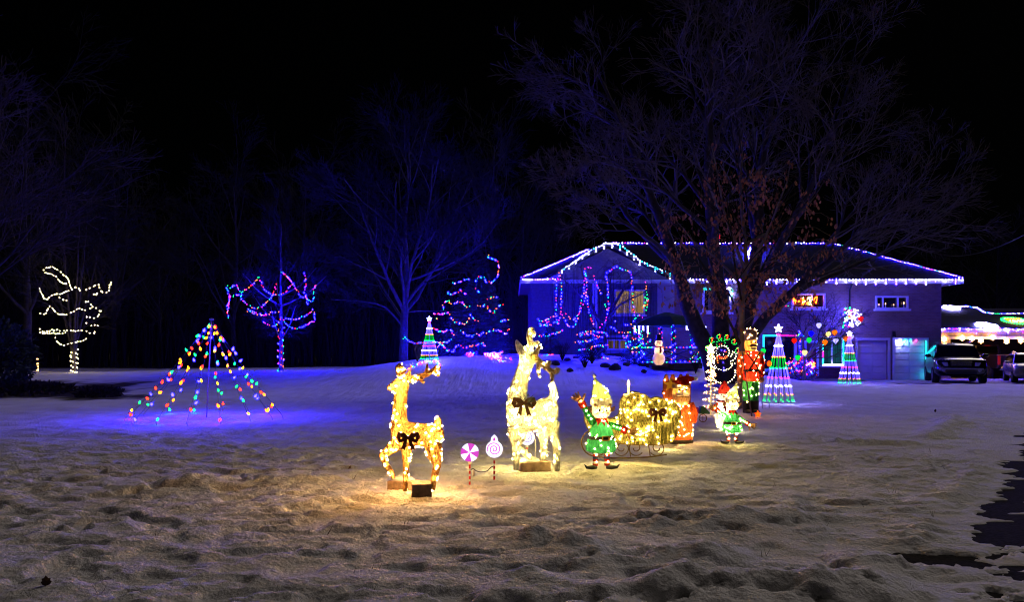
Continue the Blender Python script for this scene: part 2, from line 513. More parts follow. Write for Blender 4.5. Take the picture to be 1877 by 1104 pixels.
ad = N.new('ShaderNodeMath'); ad.operation = 'MULTIPLY_ADD'; ad.inputs[1].default_value = .35
Lk.new(n3.outputs['Fac'], ad.inputs[0]); Lk.new(n2.outputs['Fac'], ad.inputs[2])
bp = N.new('ShaderNodeBump'); bp.inputs['Strength'].default_value = .85; bp.inputs['Distance'].default_value = .03
Lk.new(ad.outputs[0], bp.inputs['Height']); Lk.new(bp.outputs[0], b.inputs['Normal'])
me.materials.append(m)
g = bpy.data.objects.new('ground', me); C.objects.link(g)
tag(g, 'rippled crusty snow covering the front lawn up to the house', None, None, 'structure')

# asphalt drive under the snow, seen where it has melted
asph = mat('asphalt', (.028, .026, .028), .95, .6, 30, 1.0, bscale=160, spec=.04)
dv = MB()
ys = [-10, 0, 3, 5, 7, 10, 14, 20, 28, 36, 44.2]
for a, bq in zip(ys, ys[1:]):
    x0a = min(drive_edge(a) - 1.2, 17.5); x0b = min(drive_edge(bq) - 1.2, 17.5)
    za = gz(20, a) - .075; zb = gz(20, bq) - .075
    dv.add([(x0a, a, za), (60, a, za), (60, bq, zb), (x0b, bq, zb)], [(0, 1, 2, 3)])
tag(dv.build('driveway', asph), 'black asphalt drive showing through melted snow at the lawn edge', None, None, 'structure')
conc = mat('concrete', (.33, .31, .28), .9, .25, 3, .3)
tag(MB().box((27, 41.2, -.08), (19, 5.9, .1)).build('concrete_apron', conc), 'pale concrete apron in front of the garage doors', None, None, 'structure')

# dead grass ends poking through the snow
gm = mat('dead_grass', (.12, .09, .05), .9, .4, 5)
gb = MB()
for i in range(90):
    y = 4.9 + 11 * rng.random() ** 1.6; x = rng.uniform(-.62, .62) * y
    if x > drive_edge(y) - .3: continue
    z = gz(x, y)
    for k in range(rng.randint(1, 3)):
        a = rng.uniform(0, 6.28); l = rng.uniform(.02, .06); r = .0018
        bx, by = x + rng.uniform(-.03, .03), y + rng.uniform(-.03, .03)
        gb.add([(bx - r, by, z - .05), (bx + r, by, z - .05), (bx + cos(a) * l * 1.1, by + sin(a) * l * .6, z + .005 + l * .7)], [(0, 1, 2)])
tag(gb.build('dry_grass', gm, fix=False), 'thin dead grass stems poking through the snow', 'grass', None, 'stuff')

# a curled dead leaf standing in the snow, bottom left corner
def dead_leaf(x, y, s, rz, label):
    lm = mat('dead_leaf_brown', (.10, .05, .025), .8, .3, 12)
    t = thing('dead_leaf', label, 'leaf', (x, y, float(ground_fields(np.array([[x]]), np.array([[y]]))[0][0, 0])), rz, 'dead leaves lying on the snow')
    mb = MB()
    out = [(0, -.01), (.35, .1), (.5, .35), (.36, .5), (.42, .7), (.2, .8), (0, 1.1), (-.2, .82), (-.4, .72), (-.33, .5), (-.5, .38), (-.33, .12)]
    vs = [(px * s, (px * px * 1.2 - .1 * pz) * s, pz * s) for px, pz in out] + [(0, .03 * s, .5 * s)]
    mb.add(vs, [(i, (i + 1) % 12, 12) for i in range(12)])
    mb.add([(v[0], v[1] + .004, v[2]) for v in vs], [((i + 1) % 12, i, 12) for i in range(12)])
    mb.build('leaf_blade', lm, t, fix=False)
    MB().tube([(0, .01, .1 * s), (0, .02 * s, -.1 * s)], .003, 4).build('stalk', lm, t)
p = P(84, 1075, 5.2); dead_leaf(p.x, 5.2, .062, .4, 'brown dead leaf standing upright in the bottom left snow')
p = P(642, 853, 10.4); dead_leaf(p.x, 10.4, .05, .9, 'small dead leaf on the snow beside the golden deer')
p = P(1715, 755, 20.2); dead_leaf(p.x, 20.2, .07, .2, 'dead leaf on the snow in front of the dark sport utility vehicle')

# ================================================================== TREES
BARK = mat('bark', (.055, .047, .043), .9, .35, 6, .7)
BARKP = mat('pale_bark', (.17, .15, .13), .9, .3, 6, .5)
TWIG = mat('twig_bark', (.024, .021, .02), .9, .3, 4)
def rvec(r): 
    while 1:
        v = Vector((r.uniform(-1, 1), r.uniform(-1, 1), r.uniform(-1, 1)))
        if .05 < v.length < 1: return v.normalized()

def grow(r, mbs, p, d, L, rad, level, cfg):
    """a branch as a tapering crooked tube, then its side branches"""
    n = max(2, min(6, int(L / cfg.get('seg', .5))))
    pts = [p.copy()]; dirs = []
    for i in range(n):
        d = (d + rvec(r) * cfg['wob'] + Vector((0, 0, cfg['up'] * (1 - d.z)))).normalized()
        p = p + d * (L / n); pts.append(p.copy()); dirs.append(d.copy())
    rad1 = max(cfg['rmin'], rad * .35)
    rr = [max(cfg['rmin'], rad + (rad1 - rad) * i / n) for i in range(n + 1)]
    mbs[0 if level >= cfg['trunk_level'] else 1].tube(pts, rr, 5 if level >= 3 else (4 if level == 2 else 3), cap=False)
    if level <= 0: return
    k = cfg['kids'][level]
    for i in range(k):
        t = cfg['from'] + (1 - cfg['from']) * (i + r.random()) / k
        j = min(n - 1, int(t * n)); q = pts[j].lerp(pts[j + 1], t * n - j)
        side = rvec(r); side = (side - dirs[j] * side.dot(dirs[j])).normalized()
        a = radians(r.uniform(*cfg['ang']))
        dd = (dirs[j] * cos(a) + side * sin(a)).normalized()
        grow(r, mbs, q, dd, L * r.uniform(*cfg['len']) * (1.15 - .45 * t), rr[j] * cfg['thin'], level - 1, cfg)

CFG = dict(wob=.16, up=.05, rmin=.007, trunk_level=3, kids={4: 6, 3: 7, 2: 6, 1: 5}, ang=(22, 50), len=(.5, .75), thin=.6, seg=.5)
CFG['from'] = .22
def limb_tree(name, label, base, limbs, cfg, seed, mt, group=None, cat='tree', sub=None, twig=None):
    """tree whose main limbs follow given polylines (local points, radii)"""
    r = random.Random(seed)
    t = thing(name, label, cat, base, 0, group)
    mbs = [MB(), MB()]
    for pts, r0, r1, level, kids in limbs:
        pts = [Vector(q) for q in pts]
        sp = smoothpath(pts, .4)
        sp = [sp[0]] + [q + rvec(r) * .03 for q in sp[1:]]
        n = len(sp) - 1
        rr = [r0 + (r1 - r0) * (i / n) ** .8 for i in range(n + 1)]
        mbs[0].tube(sp, rr, 8, cap=False)
        Ltot = sum((b2 - a).length for a, b2 in zip(sp, sp[1:]))
        for i in range(kids):
            tt = cfg['from'] + (1 - cfg['from']) * (i + r.random()) / kids
            j = min(n - 1, int(tt * n)); d0 = (sp[j + 1] - sp[j]).normalized()
            side = rvec(r); side = (side - d0 * side.dot(d0)).normalized()
            a = radians(r.uniform(*cfg['ang']))
            grow(r, mbs, sp[j].copy(), (d0 * cos(a) + side * sin(a)).normalized(), Ltot * r.uniform(.28, .5) * cfg.get('reach', 1) * (1.2 - .5 * tt), rr[j] * .5, level, cfg)
    mbs[0].build('trunk', mt, t, smooth=True, fix=False)
    mbs[1].build('crown', twig or TWIG, t, fix=False)
    return t

def loc(px, py, Y, base): return P(px, py, Y) - base

# the great bare maple in front of the house
Yb = 32.0; bx = P(1330, 700, Yb).x; B0 = Vector((bx, Yb, gz(bx, Yb) - .05))
def LB(x, y, dy=0): return P(x, y, Yb + dy) - B0
cfg = dict(CFG, rmin=.006); cfg['from'] = .42; cfg['reach'] = .72; cfg['kids'] = {4: 5, 3: 6, 2: 5, 1: 5}
limb_tree('bare_tree', 'huge bare multi-trunked tree standing in front of the brick house', B0, [
    ([LB(1318, 706), LB(1300, 650), LB(1268, 580), LB(1240, 490, .5), LB(1205, 390, 1), LB(1150, 250, 1.5), LB(1095, 130, 1.5)], .42, .05, 3, 15),
    ([LB(1327, 706), LB(1322, 640), LB(1320, 560), LB(1308, 450, -1), LB(1300, 300, -1.5), LB(1302, 140, -2), LB(1298, 40, -2)], .44, .05, 3, 15),
    ([LB(1340, 706), LB(1352, 640), LB(1372, 560), LB(1388, 450, 1), LB(1395, 320, 1.8), LB(1415, 170, 2), LB(1425, 40, 2)], .40, .05, 3, 15),
    ([LB(1345, 690), LB(1390, 600, -1), LB(1455, 535, -2), LB(1540, 460, -2.5), LB(1620, 400, -3), LB(1700, 340, -3)], .30, .04, 3, 14),
    ([LB(1372, 560), LB(1430, 450, -2), LB(1490, 330, -3), LB(1540, 210, -3.5), LB(1570, 110, -4)], .24, .04, 3, 12),
    ([LB(1236, 480, .5), LB(1180, 430, -1.5), LB(1110, 390, -2.5), LB(1060, 350, -3), LB(1010, 330, -3.2)], .13, .03, 3, 9),
    ([LB(1240, 490, .5), LB(1180, 430, 2), LB(1110, 340, 3), LB(1050, 230, 3.4)], .17, .03, 3, 10),
    ([LB(1388, 450, 1), LB(1360, 300, 3), LB(1350, 180, 4), LB(1370, 60, 4.6)], .2, .03, 3, 10),
    ([LB(1455, 535, -2), LB(1560, 490, -1), LB(1650, 450, 0), LB(1740, 420, .5)], .13, .03, 2, 12),
], cfg, 3, BARK, twig=mat('pale_twig', (.15, .13, .12), .9, .3, 4))

# young oak that kept its brown leaves, warm-lit pale trunk
Yo = 21.0; bx = P(1360, 750, Yo).x; B1 = Vector((bx, Yo, gz(bx, Yo) - .05))
def LO(x, y, dy=0): return P(x, y, Yo + dy) - B1
oak = limb_tree('young_oak', 'slim young oak with clinging brown leaves behind the toy soldier', B1, [
    ([LO(1360, 752), LO(1359, 640), LO(1362, 560), LO(1366, 480), LO(1362, 400, .1), LO(1358, 320, .2), LO(1362, 260, .2)], .115, .02, 1, 11),
    ([LO(1364, 490), LO(1330, 400, -.4), LO(1318, 330, -.7), LO(1305, 270, -.9)], .05, .012, 1, 8),
    ([LO(1364, 500), LO(1400, 440, -.4), LO(1430, 370, -.8), LO(1450, 300, -.9)], .05, .012, 1, 8),
    ([LO(1363, 530), LO(1320, 480, .5), LO(1270, 440, .8), LO(1215, 380, 1)], .045, .012, 1, 8),
    ([LO(1364, 520), LO(1400, 500, .4), LO(1440, 505, .8), LO(1480, 480, 1)], .04, .012, 1, 7),
    ([LO(1362, 450), LO(1420, 420, .5), LO(1480, 380, .8), LO(1510, 330, 1)], .04, .012, 1, 7),
], dict(CFG, rmin=.005, kids={4: 5, 3: 5, 2: 4, 1: 4}, trunk_level=3, wob=.2), 12, BARKP)
LEAF = lucent('oak_leaf', (.40, .18, .07), .35, 6, .5)
lf = MB(); r = random.Random(5)
def oak_leaf(mb, c, s, r):
    a = r.uniform(0, 6.28); tilt = r.uniform(-.5, .5)
    M = Matrix.Rotation(a, 3, 'Z') @ Matrix.Rotation(tilt, 3, 'Y') @ Matrix.Rotation(r.uniform(-.6, .6), 3, 'X')
    out = [(0, 0, 0), (.22, .03, -.2), (.16, .02, -.32), (.34, .07, -.45), (.2, .02, -.62), (.26, .05, -.78), (0, 0, -1), (-.26, .05, -.76), (-.2, .02, -.6), (-.34, .08, -.44), (-.16, .02, -.3), (-.22, .03, -.18)]
    mb.add([c + M @ (Vector(v) * s) for v in out], [(0, 1, 2, 10, 11), (2, 3, 4, 8, 9, 10), (4, 5, 6, 7, 8)])
tips = [Vector(v) for v in oak.children[1].data.vertices[0:0]]
cv = oak.children[1].data.vertices
cand = [v.co.copy() for v in cv]
r.shuffle(cand)
cl = [c for c in cand if c.z > 2.0][:160]
for c in cl:
    w_ = (c.z - 2.2)
    if r.random() > 1.15 - .13 * w_: continue
    for k in range(r.randint(1, 6)):
        oak_leaf(lf, c + rvec(r) * r.uniform(.02, .22), r.uniform(.07, .14), r)
# clumps of leaves held on thin side twigs all through the lower crown
tv = [v.co.copy() for v in oak.children[0].data.vertices][::3] + cand[::9]
tw_ = MB()
for k in range(230):
    a = r.uniform(0, 6.28); q = r.random() ** .45
    lz = 2.5 + 3.6 * r.random() ** 1.25; R = 2.5 * q * math.sqrt(max(.06, 1 - ((lz - 3.9) / 2.3) ** 2))
    c = Vector((cos(a) * R + .15, sin(a) * R * .7, lz))
    near = min(tv, key=lambda v: (v - c).length + max(0, v.z - c.z) * .8)
    tw_.tube(smoothpath([near, near.lerp(c, .55) + Vector((0, 0, .12)), c], .25), .006, 3, cap=False)
    for j in range(r.randint(3, 10)): oak_leaf(lf, c + rvec(r) * r.uniform(.02, .26), r.uniform(.07, .13), r)
tw_.build('twig', BARKP, oak, fix=False)['kind'] = 'stuff'
lo = lf.build('leaves', LEAF, oak, fix=False); lo['kind'] = 'stuff'; lo['label'] = 'curled orange brown oak leaves'

# tall bare tree left of the spruce
Yt = 45.0; bx = P(740, 662, Yt).x; B2 = Vector((bx, Yt, gz(bx, Yt) - .05))
def LT(x, y, dy=0): return P(x, y, Yt + dy) - B2
tallt = limb_tree('bare_tree', 'tall bare tree with pale straight trunk left of the lit spruce', B2, [
    ([LT(740, 668), LT(740, 610), LT(742, 560), LT(745, 480), LT(742, 380), LT(752, 290), LT(750, 215)], .30, .04, 3, 13),
    ([LT(741, 560), LT(715, 510, -1), LT(685, 440, -1.6), LT(655, 360, -2), LT(630, 300, -2)], .13, .03, 3, 8),
    ([LT(742, 565), LT(775, 520, 1), LT(805, 460, 1.4), LT(840, 370, 1.6), LT(880, 290, 2)], .14, .03, 3, 8),
    ([LT(741, 580), LT(720, 550, 1), LT(670, 470, 2), LT(630, 430, 2.5)], .1, .03, 3, 7),
    ([LT(743, 545), LT(760, 450, -1.5), LT(790, 350, -2.2), LT(800, 260, -2.5)], .13, .03, 3, 8),
    ([LT(740, 592), LT(700, 552, -1), LT(650, 540, -1.5), LT(590, 535, -2)], .07, .02, 2, 6),
    ([LT(742, 563), LT(790, 560, .5), LT(850, 562, .8)], .05, .02, 1, 5),
    ([LT(745, 500), LT(820, 470, -2), LT(890, 430, -2.5), LT(930, 380, -2.5)], .09, .02, 2, 7),
], dict(CFG, rmin=.009), 21, mat('grey_bark', (.09, .083, .083), .9, .25, 5, .5))

tallt.scale = (.9, .9, .9)
# the small trees that carry the lights
def small_tree(name, label, px, pyb, Y, h, seed, spread, trunk_r, mt, multi=1, cfgx=None):
    x = P(px, pyb, Y).x; b0 = Vector((x, Y, gz(x, Y) - .04))
    r = random.Random(seed); limbs = []
    for k in range(multi):
        a = 6.28 * k / multi + r.uniform(-.4, .4)
        s = spread * (r.uniform(.5, 1) if multi > 1 else 0)
        limbs.append(([(0, 0, 0), (cos(a) * s * .04, sin(a) * s * .04, h * .16), (cos(a) * s * .35, sin(a) * s * .35, h * .5), (cos(a) * s * .7, sin(a) * s * .7, h * .95)], trunk_r * (1 if multi == 1 else .6), .015, 2, 10 if multi == 1 else 6))
    if multi == 1:
        for k in range(7):
            a = 6.28 * k / 7 + r.uniform(-.3, .3); z0 = h * r.uniform(.2, .5); e = spread * r.uniform(.7, 1.05)
            limbs.append(([(0, 0, z0), (cos(a) * e * .5, sin(a) * e * .5, z0 + h * .07), (cos(a) * e, sin(a) * e, z0 + h * .2)], trunk_r * .4, .012, 2, 6))
    return limb_tree(name, label, b0, limbs, dict(CFG, rmin=.008, **(cfgx or {})), seed, mt, cat='tree'), b0
whtree, WB = small_tree('bare_tree', 'small vase-shaped bare tree draped with warm white lights', 135, 684, 42, 8.6, 31, 2.6, .14, BARK, 7)
mltree, ML = small_tree('bare_tree', 'slender bare tree draped with multicoloured lights behind the light cone', 515, 684, 42, 8.0, 35, 2.3, .13, BARKP, 1)

# dark trees along the wood's edge: three kinds, copied
protos = []
for k in range(3):
    r = random.Random(50 + k); h = [13, 10, 15][k]; limbs = []
    limbs.append(([(0, 0, -.2), (.1, 0, h * .25), (-.1, .1, h * .6), (.1, 0, h)], .2 + .03 * k, .03, 3, 12))
    for q in range(5):
        a = q * 1.3 + k; e = h * .26; z0 = h * (.22 + .08 * q)
        limbs.append(([(0, 0, z0), (cos(a) * e * .5, sin(a) * e * .5, z0 + h * .16), (cos(a) * e, sin(a) * e, z0 + h * .38)], .09, .02, 2, 8))
    t = limb_tree('woodland_tree', 'x', Vector((0, 0, 0)), limbs, dict(CFG, rmin=.011, kids={4: 5, 3: 5, 2: 5, 1: 4}), 60 + k, BARK, 'bare trees at the edge of the dark wood')
    protos.append(t)
spots = [(430, 55, 0), (560, 62, 2), (290, 58, 1), (210, 56, 2), (95, 62, 0), (640, 66, 1), (905, 62, 2), (960, 60, 0), (-30, 60, 2), (340, 70, 0), (1010, 66, 1), (1830, 66, 0), (1700, 72, 1), (480, 72, 2), (800, 70, 0), (150, 72, 1)]
used = set()
places = ['just left of the tree draped in multicoloured lights', 'right of the tree draped in multicoloured lights', 'behind the top of the pole of big bulbs', 'right of the white-lit vase-shaped tree', 'behind the white-lit vase-shaped tree', 'left of the tall pale-trunked tree', 'right behind the lit spruce', 'between the lit spruce and the house', 'outermost at the left edge of the wood',
    'farther back between the white-lit and multicoloured trees', 'behind the hip end of the house roof', 'behind the garage roof', 'between the house roof and the garage', 'farthest back behind the tree draped in multicoloured lights', 'behind the tall pale-trunked tree', 'farthest back right of the white-lit tree']
for i, (px, Y, k) in enumerate(spots):
    x = (px - PW / 2) / FPX * Y
    o = protos[k] if k not in used else copy_tree(protos[k]); used.add(k)
    o.location = (x, Y, gz(x, Y) - .05); o.rotation_euler = (0, 0, rng.uniform(0, 6)); s = rng.uniform(.8, 1.15); o.scale = (s, s, s)
    o['label'] = 'bare woodland tree in the dark ' + places[i]
# the two at the left edge
x = P(50, 688, 44).x
o = copy_tree(protos[2]); o.location = (x, 44, gz(x, 44) - .05); o.scale = (1.0, 1.0, .95); o.rotation_euler = (0, 0, 2)
o['label'] = 'dark bare tree trunk beside the glowing candle stake'; o['group'] = 'bare trees at the edge of the dark wood'
x = -19.5
o = copy_tree(protos[0]); o.location = (x, 30, gz(x, 30) - .05); o.scale = (.8, .8, .8); o.rotation_euler = (0, 0, 4)
for ch in o.children:
    if ch.name.startswith('crown'):
        ch.material_slots[0].link = 'OBJECT'; ch.material_slots[0].material = mat('reddish_twig', (.07, .05, .047), .9, .3, 4)
o['label'] = 'bare tree whose branches reach into the left edge of the picture'; o['group'] = 'bare trees at the edge of the dark wood'

# thicket: a mass of bare stems
th = MB(); r = random.Random(77)
for i in range(5200):
    Y = 54 + 16 * r.random(); x = r.uniform(-.72, .06) * Y if r.random() < .86 else r.uniform(.5, .75) * Y
    z = gz(x, min(Y, 54)); h = r.uniform(1.5, 6.5) * (.6 + .6 * float(vnoise(np.array(x * .2), np.array(Y * .2), 3)))
    a = r.uniform(0, 6.28); l = r.uniform(.1, .35) * h
    m1 = Vector((x + cos(a) * l * .3, Y + sin(a) * l * .3, z + h * .55))
    tip = Vector((x + cos(a) * l, Y + sin(a) * l, z + h))
    th.tube([(x, Y, z - .1), m1, tip], [.03, .02, .008], 3, cap=False)
    for k in range(3):
        q = m1.lerp(tip, r.random()); d = (rvec(r) + Vector((0, 0, .8))).normalized()
        th.tube([q, q + d * r.uniform(.5, 1.4)], [.012, .006], 3, cap=False)
tag(th.build('woods', mat('thicket', (.03, .026, .025), .9, .3, 3), fix=False), 'dark leafless thicket behind the lawn', 'woods', None, 'stuff')

# dark evergreen shrub at the left edge and low brush on the bare earth
def bush(name, label, base, rx, ry, h, seed, n, leaf, m, stem=True, group=None, cat='shrub'):
    r = random.Random(seed); t = thing(name, label, cat, base, 0, group)
    mb = MB()
    for i in range(n):
        v = rvec(r); q = r.uniform(.55, 1) ** .5 * r.uniform(.85, 1.12)
        c = Vector((v.x * rx * q, v.y * ry * q, h * .5 + v.z * h * .5 * q))
        if c.z < .02: c.z = .02
        d = (v + rvec(r) * .8).normalized(); u = d.orthogonal().normalized() * leaf * .3
        mb.add([c - u, c + u, c + d * leaf + u * .4, c + d * leaf - u * .4], [(0, 1, 2, 3)])
    mb.build('foliage', m, t, fix=False)
    st = MB()
    for i in range(9):
        a = r.uniform(0, 6.28); e = r.uniform(.2, .75)
        st.tube([(0, 0, -.05), (cos(a) * rx * e * .5, sin(a) * ry * e * .5, h * .4), (cos(a) * rx * e, sin(a) * ry * e, h * r.uniform(.6, .9))], [.02, .012, .006], 4, cap=False)
    st.build('stem', TWIG, t, fix=False)
    return t
NEED = mat('evergreen_needle', (.04, .07, .045), .7, .4, 4)
xb = P(-6, 690, 29).x
bush('evergreen_shrub', 'large dark evergreen shrub at the left edge of the lawn', (xb, 29, gz(xb, 29)), 1.25, 1.2, 2.5, 8, 2600, .16, NEED)
for k, (px, Y, s, lab) in enumerate(((30, 27.5, 1.1, 'low dark brush at the foot of the large evergreen shrub'), (75, 28.5, .8, 'low dark brush on bare earth below the white-lit tree'), (180, 26.8, .55, 'small flat tuft of dark brush on a bare patch of lawn'))):
    x = (px - PW / 2) / FPX * Y
    bush('low_brush', lab, (x, Y, gz(x, Y)), s * 1.3, s, .28 * s + .1, 20 + k, 700, .14, mat('dead_brush', (.05, .04, .028), .9, .4, 5), group='low brush on the bare earth')
# ================================================================== HOUSE
def brick_mat(name, c1, c2, mortar, bump=.5):
    if name in MATS: return MATS[name]
    m, nt, b = nodes_of(name)
    N = nt.nodes; Lk = nt.links
    tc = N.new('ShaderNodeTexCoord'); sp = N.new('ShaderNodeSeparateXYZ'); cb = N.new('ShaderNodeCombineXYZ')
    ad = N.new('ShaderNodeMath'); ad.operation = 'ADD'
    Lk.new(tc.outputs['Object'], sp.inputs[0]); Lk.new(sp.outputs[0], ad.inputs[0]); Lk.new(sp.outputs[1], ad.inputs[1])
    Lk.new(ad.outputs[0], cb.inputs[0]); Lk.new(sp.outputs[2], cb.inputs[1])
    br = N.new('ShaderNodeTexBrick')
    br.inputs['Color1'].default_value = (*c1, 1); br.inputs['Color2'].default_value = (*c2, 1); br.inputs['Mortar'].default_value = (*mortar, 1)
    br.inputs['Scale'].default_value = 1.0; br.inputs['Brick Width'].default_value = .23; br.inputs['Row Height'].default_value = .076; br.inputs['Mortar Size'].default_value = .009
    Lk.new(cb.outputs[0], br.inputs['Vector'])
    nz = N.new('ShaderNodeTexNoise'); nz.inputs['Scale'].default_value = 1.3; nz.inputs['Detail'].default_value = 4
    Lk.new(tc.outputs['Object'], nz.inputs['Vector'])
    mr = N.new('ShaderNodeMapRange'); mr.inputs['To Min'].default_value = .65; mr.inputs['To Max'].default_value = 1.3
    Lk.new(nz.outputs['Fac'], mr.inputs[0])
    mx = N.new('ShaderNodeMix'); mx.data_type = 'RGBA'; mx.blend_type = 'MULTIPLY'; mx.inputs[0].default_value = 1
    Lk.new(br.outputs['Color'], mx.inputs[6]); Lk.new(mr.outputs[0], mx.inputs[7])
    Lk.new(mx.outputs[2], b.inputs['Base Color']); b.inputs['Roughness'].default_value = .85
    bp = N.new('ShaderNodeBump'); bp.inputs['Strength'].default_value = bump; bp.inputs['Distance'].default_value = .01; bp.invert = True
    Lk.new(br.outputs['Fac'], bp.inputs['Height']); Lk.new(bp.outputs[0], b.inputs['Normal'])
    MATS[name] = m
    return m

def board_mat(name, col, step=.12, shingle=False):
    """lapped siding or shingle courses as fine relief"""
    if name in MATS: return MATS[name]
    m, nt, b = nodes_of(name); N = nt.nodes; Lk = nt.links
    tc = N.new('ShaderNodeTexCoord'); sp = N.new('ShaderNodeSeparateXYZ'); Lk.new(tc.outputs['Object'], sp.inputs[0])
    dv = N.new('ShaderNodeMath'); dv.operation = 'DIVIDE'; dv.inputs[1].default_value = step; Lk.new(sp.outputs[2], dv.inputs[0])
    fr = N.new('ShaderNodeMath'); fr.operation = 'FRACT'; Lk.new(dv.outputs[0], fr.inputs[0])
    nz = N.new('ShaderNodeTexNoise'); nz.inputs['Scale'].default_value = 9; nz.inputs['Detail'].default_value = 4; Lk.new(tc.outputs['Object'], nz.inputs['Vector'])
    rp = N.new('ShaderNodeValToRGB'); rp.color_ramp.elements[0].color = [c * .65 for c in col] + [1]; rp.color_ramp.elements[1].color = [c * 1.3 for c in col] + [1]
    Lk.new(nz.outputs['Fac'], rp.inputs[0]); Lk.new(rp.outputs[0], b.inputs['Base Color']); b.inputs['Roughness'].default_value = .95; b.inputs['Specular IOR Level'].default_value = .04
    bp = N.new('ShaderNodeBump'); bp.inputs['Strength'].default_value = .8; bp.inputs['Distance'].default_value = .02
    Lk.new(fr.outputs[0], bp.inputs['Height']); Lk.new(bp.outputs[0], b.inputs['Normal'])
    MATS[name] = m
    return m

BRICK = brick_mat('brick', (.27, .145, .12), (.20, .10, .08), (.21, .17, .15), .4)
SIDING = board_mat('siding', (.10, .095, .10), .13)
SHING = board_mat('roof_shingle', (.022, .022, .026), .07)
WHITE = mat('white_paint', (.72, .72, .72), .5, .06, 3)
CREAM = mat('cream_paint', (.60, .55, .48), .55, .08, 2)
DARKW = mat('dark_wood', (.05, .04, .035), .7, .3, 6)
DOORP = mat('door_paint', (.20, .10, .08), .5, .2, 4)
METAL = mat('grey_metal', (.35, .35, .36), .4, .1, 4, metal=.8)
BLACKM = mat('black_metal', (.015, .015, .016), .4, .2, 6)
def glass_mat():
    m, nt, b = nodes_of('window_glass')
    b.inputs['Base Color'].default_value = (.012, .014, .02, 1); b.inputs['Roughness'].default_value = .06; b.inputs['Specular IOR Level'].default_value = .6
    MATS['window_glass'] = m
    return m
GLASS = glass_mat()
def room_mat(name, col, s):
    """a lit room seen through curtains"""
    m = bpy.data.materials.new(name); m.use_nodes = True; nt = m.node_tree; N = nt.nodes; N.remove(N['Principled BSDF'])
    tc = N.new('ShaderNodeTexCoord'); mp = N.new('ShaderNodeMapping'); mp.inputs['Scale'].default_value = (9, 9, .6)
    nz = N.new('ShaderNodeTexNoise'); nz.inputs['Scale'].default_value = 1.0
    nt.links.new(tc.outputs['Object'], mp.inputs[0]); nt.links.new(mp.outputs[0], nz.inputs['Vector'])
    rp = N.new('ShaderNodeValToRGB'); rp.color_ramp.elements[0].position = .35; rp.color_ramp.elements[1].position = .7
    rp.color_ramp.elements[0].color = [c * .25 for c in col] + [1]; rp.color_ramp.elements[1].color = list(col) + [1]
    nt.links.new(nz.outputs['Fac'], rp.inputs[0])
    e = N.new('ShaderNodeEmission'); e.inputs[1].default_value = s
    nt.links.new(rp.outputs[0], e.inputs[0]); nt.links.new(e.outputs[0], N['Material Output'].inputs[0])
    return m

YF = 42.6                         # front wall plane
X0, X1 = 1.0, 22.35
EZ = 5.14                         # eave height
HB = Vector((11.5, YF, 0))
def hx(px): return (px - PW / 2) / FPX * YF
def hz(py): return EYE + (HZ - py) / FPX * YF
house = thing('brick_house', 'long two-storey brick house with hip roof outlined in coloured lights', 'house', HB)
def hb(mb, name, m, parent=None, **k):
    for i, v in enumerate(mb.v): mb.v[i] = (v[0] - HB.x, v[1] - HB.y, v[2] - HB.z)
    return mb.build(name, m, parent or house, **k)
win = [  # px box, and what is behind the pane
    ('upper_lit', 1126, 1182, 531, 577), ('upper_tall', 1287, 1340, 527, 573), ('upper_red', 1451, 1512, 538, 566), ('upper_three', 1604, 1664, 543, 567),
    ('cellar', 1113, 1148, 623, 641), ('low_big', 1397, 1459, 614, 679), ('low_blue', 1506, 1546, 617, 671)]
doors = [('entry', 1474, 1500, 625, 690), ('gd1', 1572, 1627, 624, 697), ('gd2', 1640, 1697, 624, 697)]
holes = [(hx(a), hx(b_), hz(d), hz(c)) for _, a, b_, c, d in win + doors]
fw = MB(); walls_with_holes(fw, X0, hx(1205), -.3, EZ, YF, YF + .25, [h for h in holes if h[0] < hx(1205)])
hb(fw, 'wall', SIDING)
fw = MB(); walls_with_holes(fw, hx(1236), X1, -.3, EZ, YF + .002, YF + .25, [h for h in holes if h[0] > hx(1236)])
hb(fw, 'wall', BRICK)
hb(MB().box(((hx(1205) + hx(1236)) / 2, YF + .1, EZ / 2 - .15), (hx(1236) - hx(1205), .3, EZ + .3)), 'wall_panel', mat('panel_paint', (.30, .28, .26), .6, .15, 3))
hb(MB().box((X1 - .12, 46.9, EZ / 2 - .15), (.25, 8.1, EZ + .3)), 'wall', BRICK)
hb(MB().box((X0 + .12, 46.9, EZ / 2 - .15), (.25, 8.1, EZ + .3)), 'wall', SIDING)
hb(MB().box(((X0 + X1) / 2, 51.1, EZ / 2 - .15), (X1 - X0, .25, EZ + .3)), 'wall', BRICK)
hb(MB().box(((X0 + X1) / 2, 46.9, 2.62), (X1 - X0 - .6, 8, .12)), 'floor_slab', DARKW)
hb(MB().box(((X0 + X1) / 2, 45.2, 2.4), (X1 - X0 - .6, .1, 5.3)), 'inner_wall', mat('dim_room', (.12, .10, .09), .9))
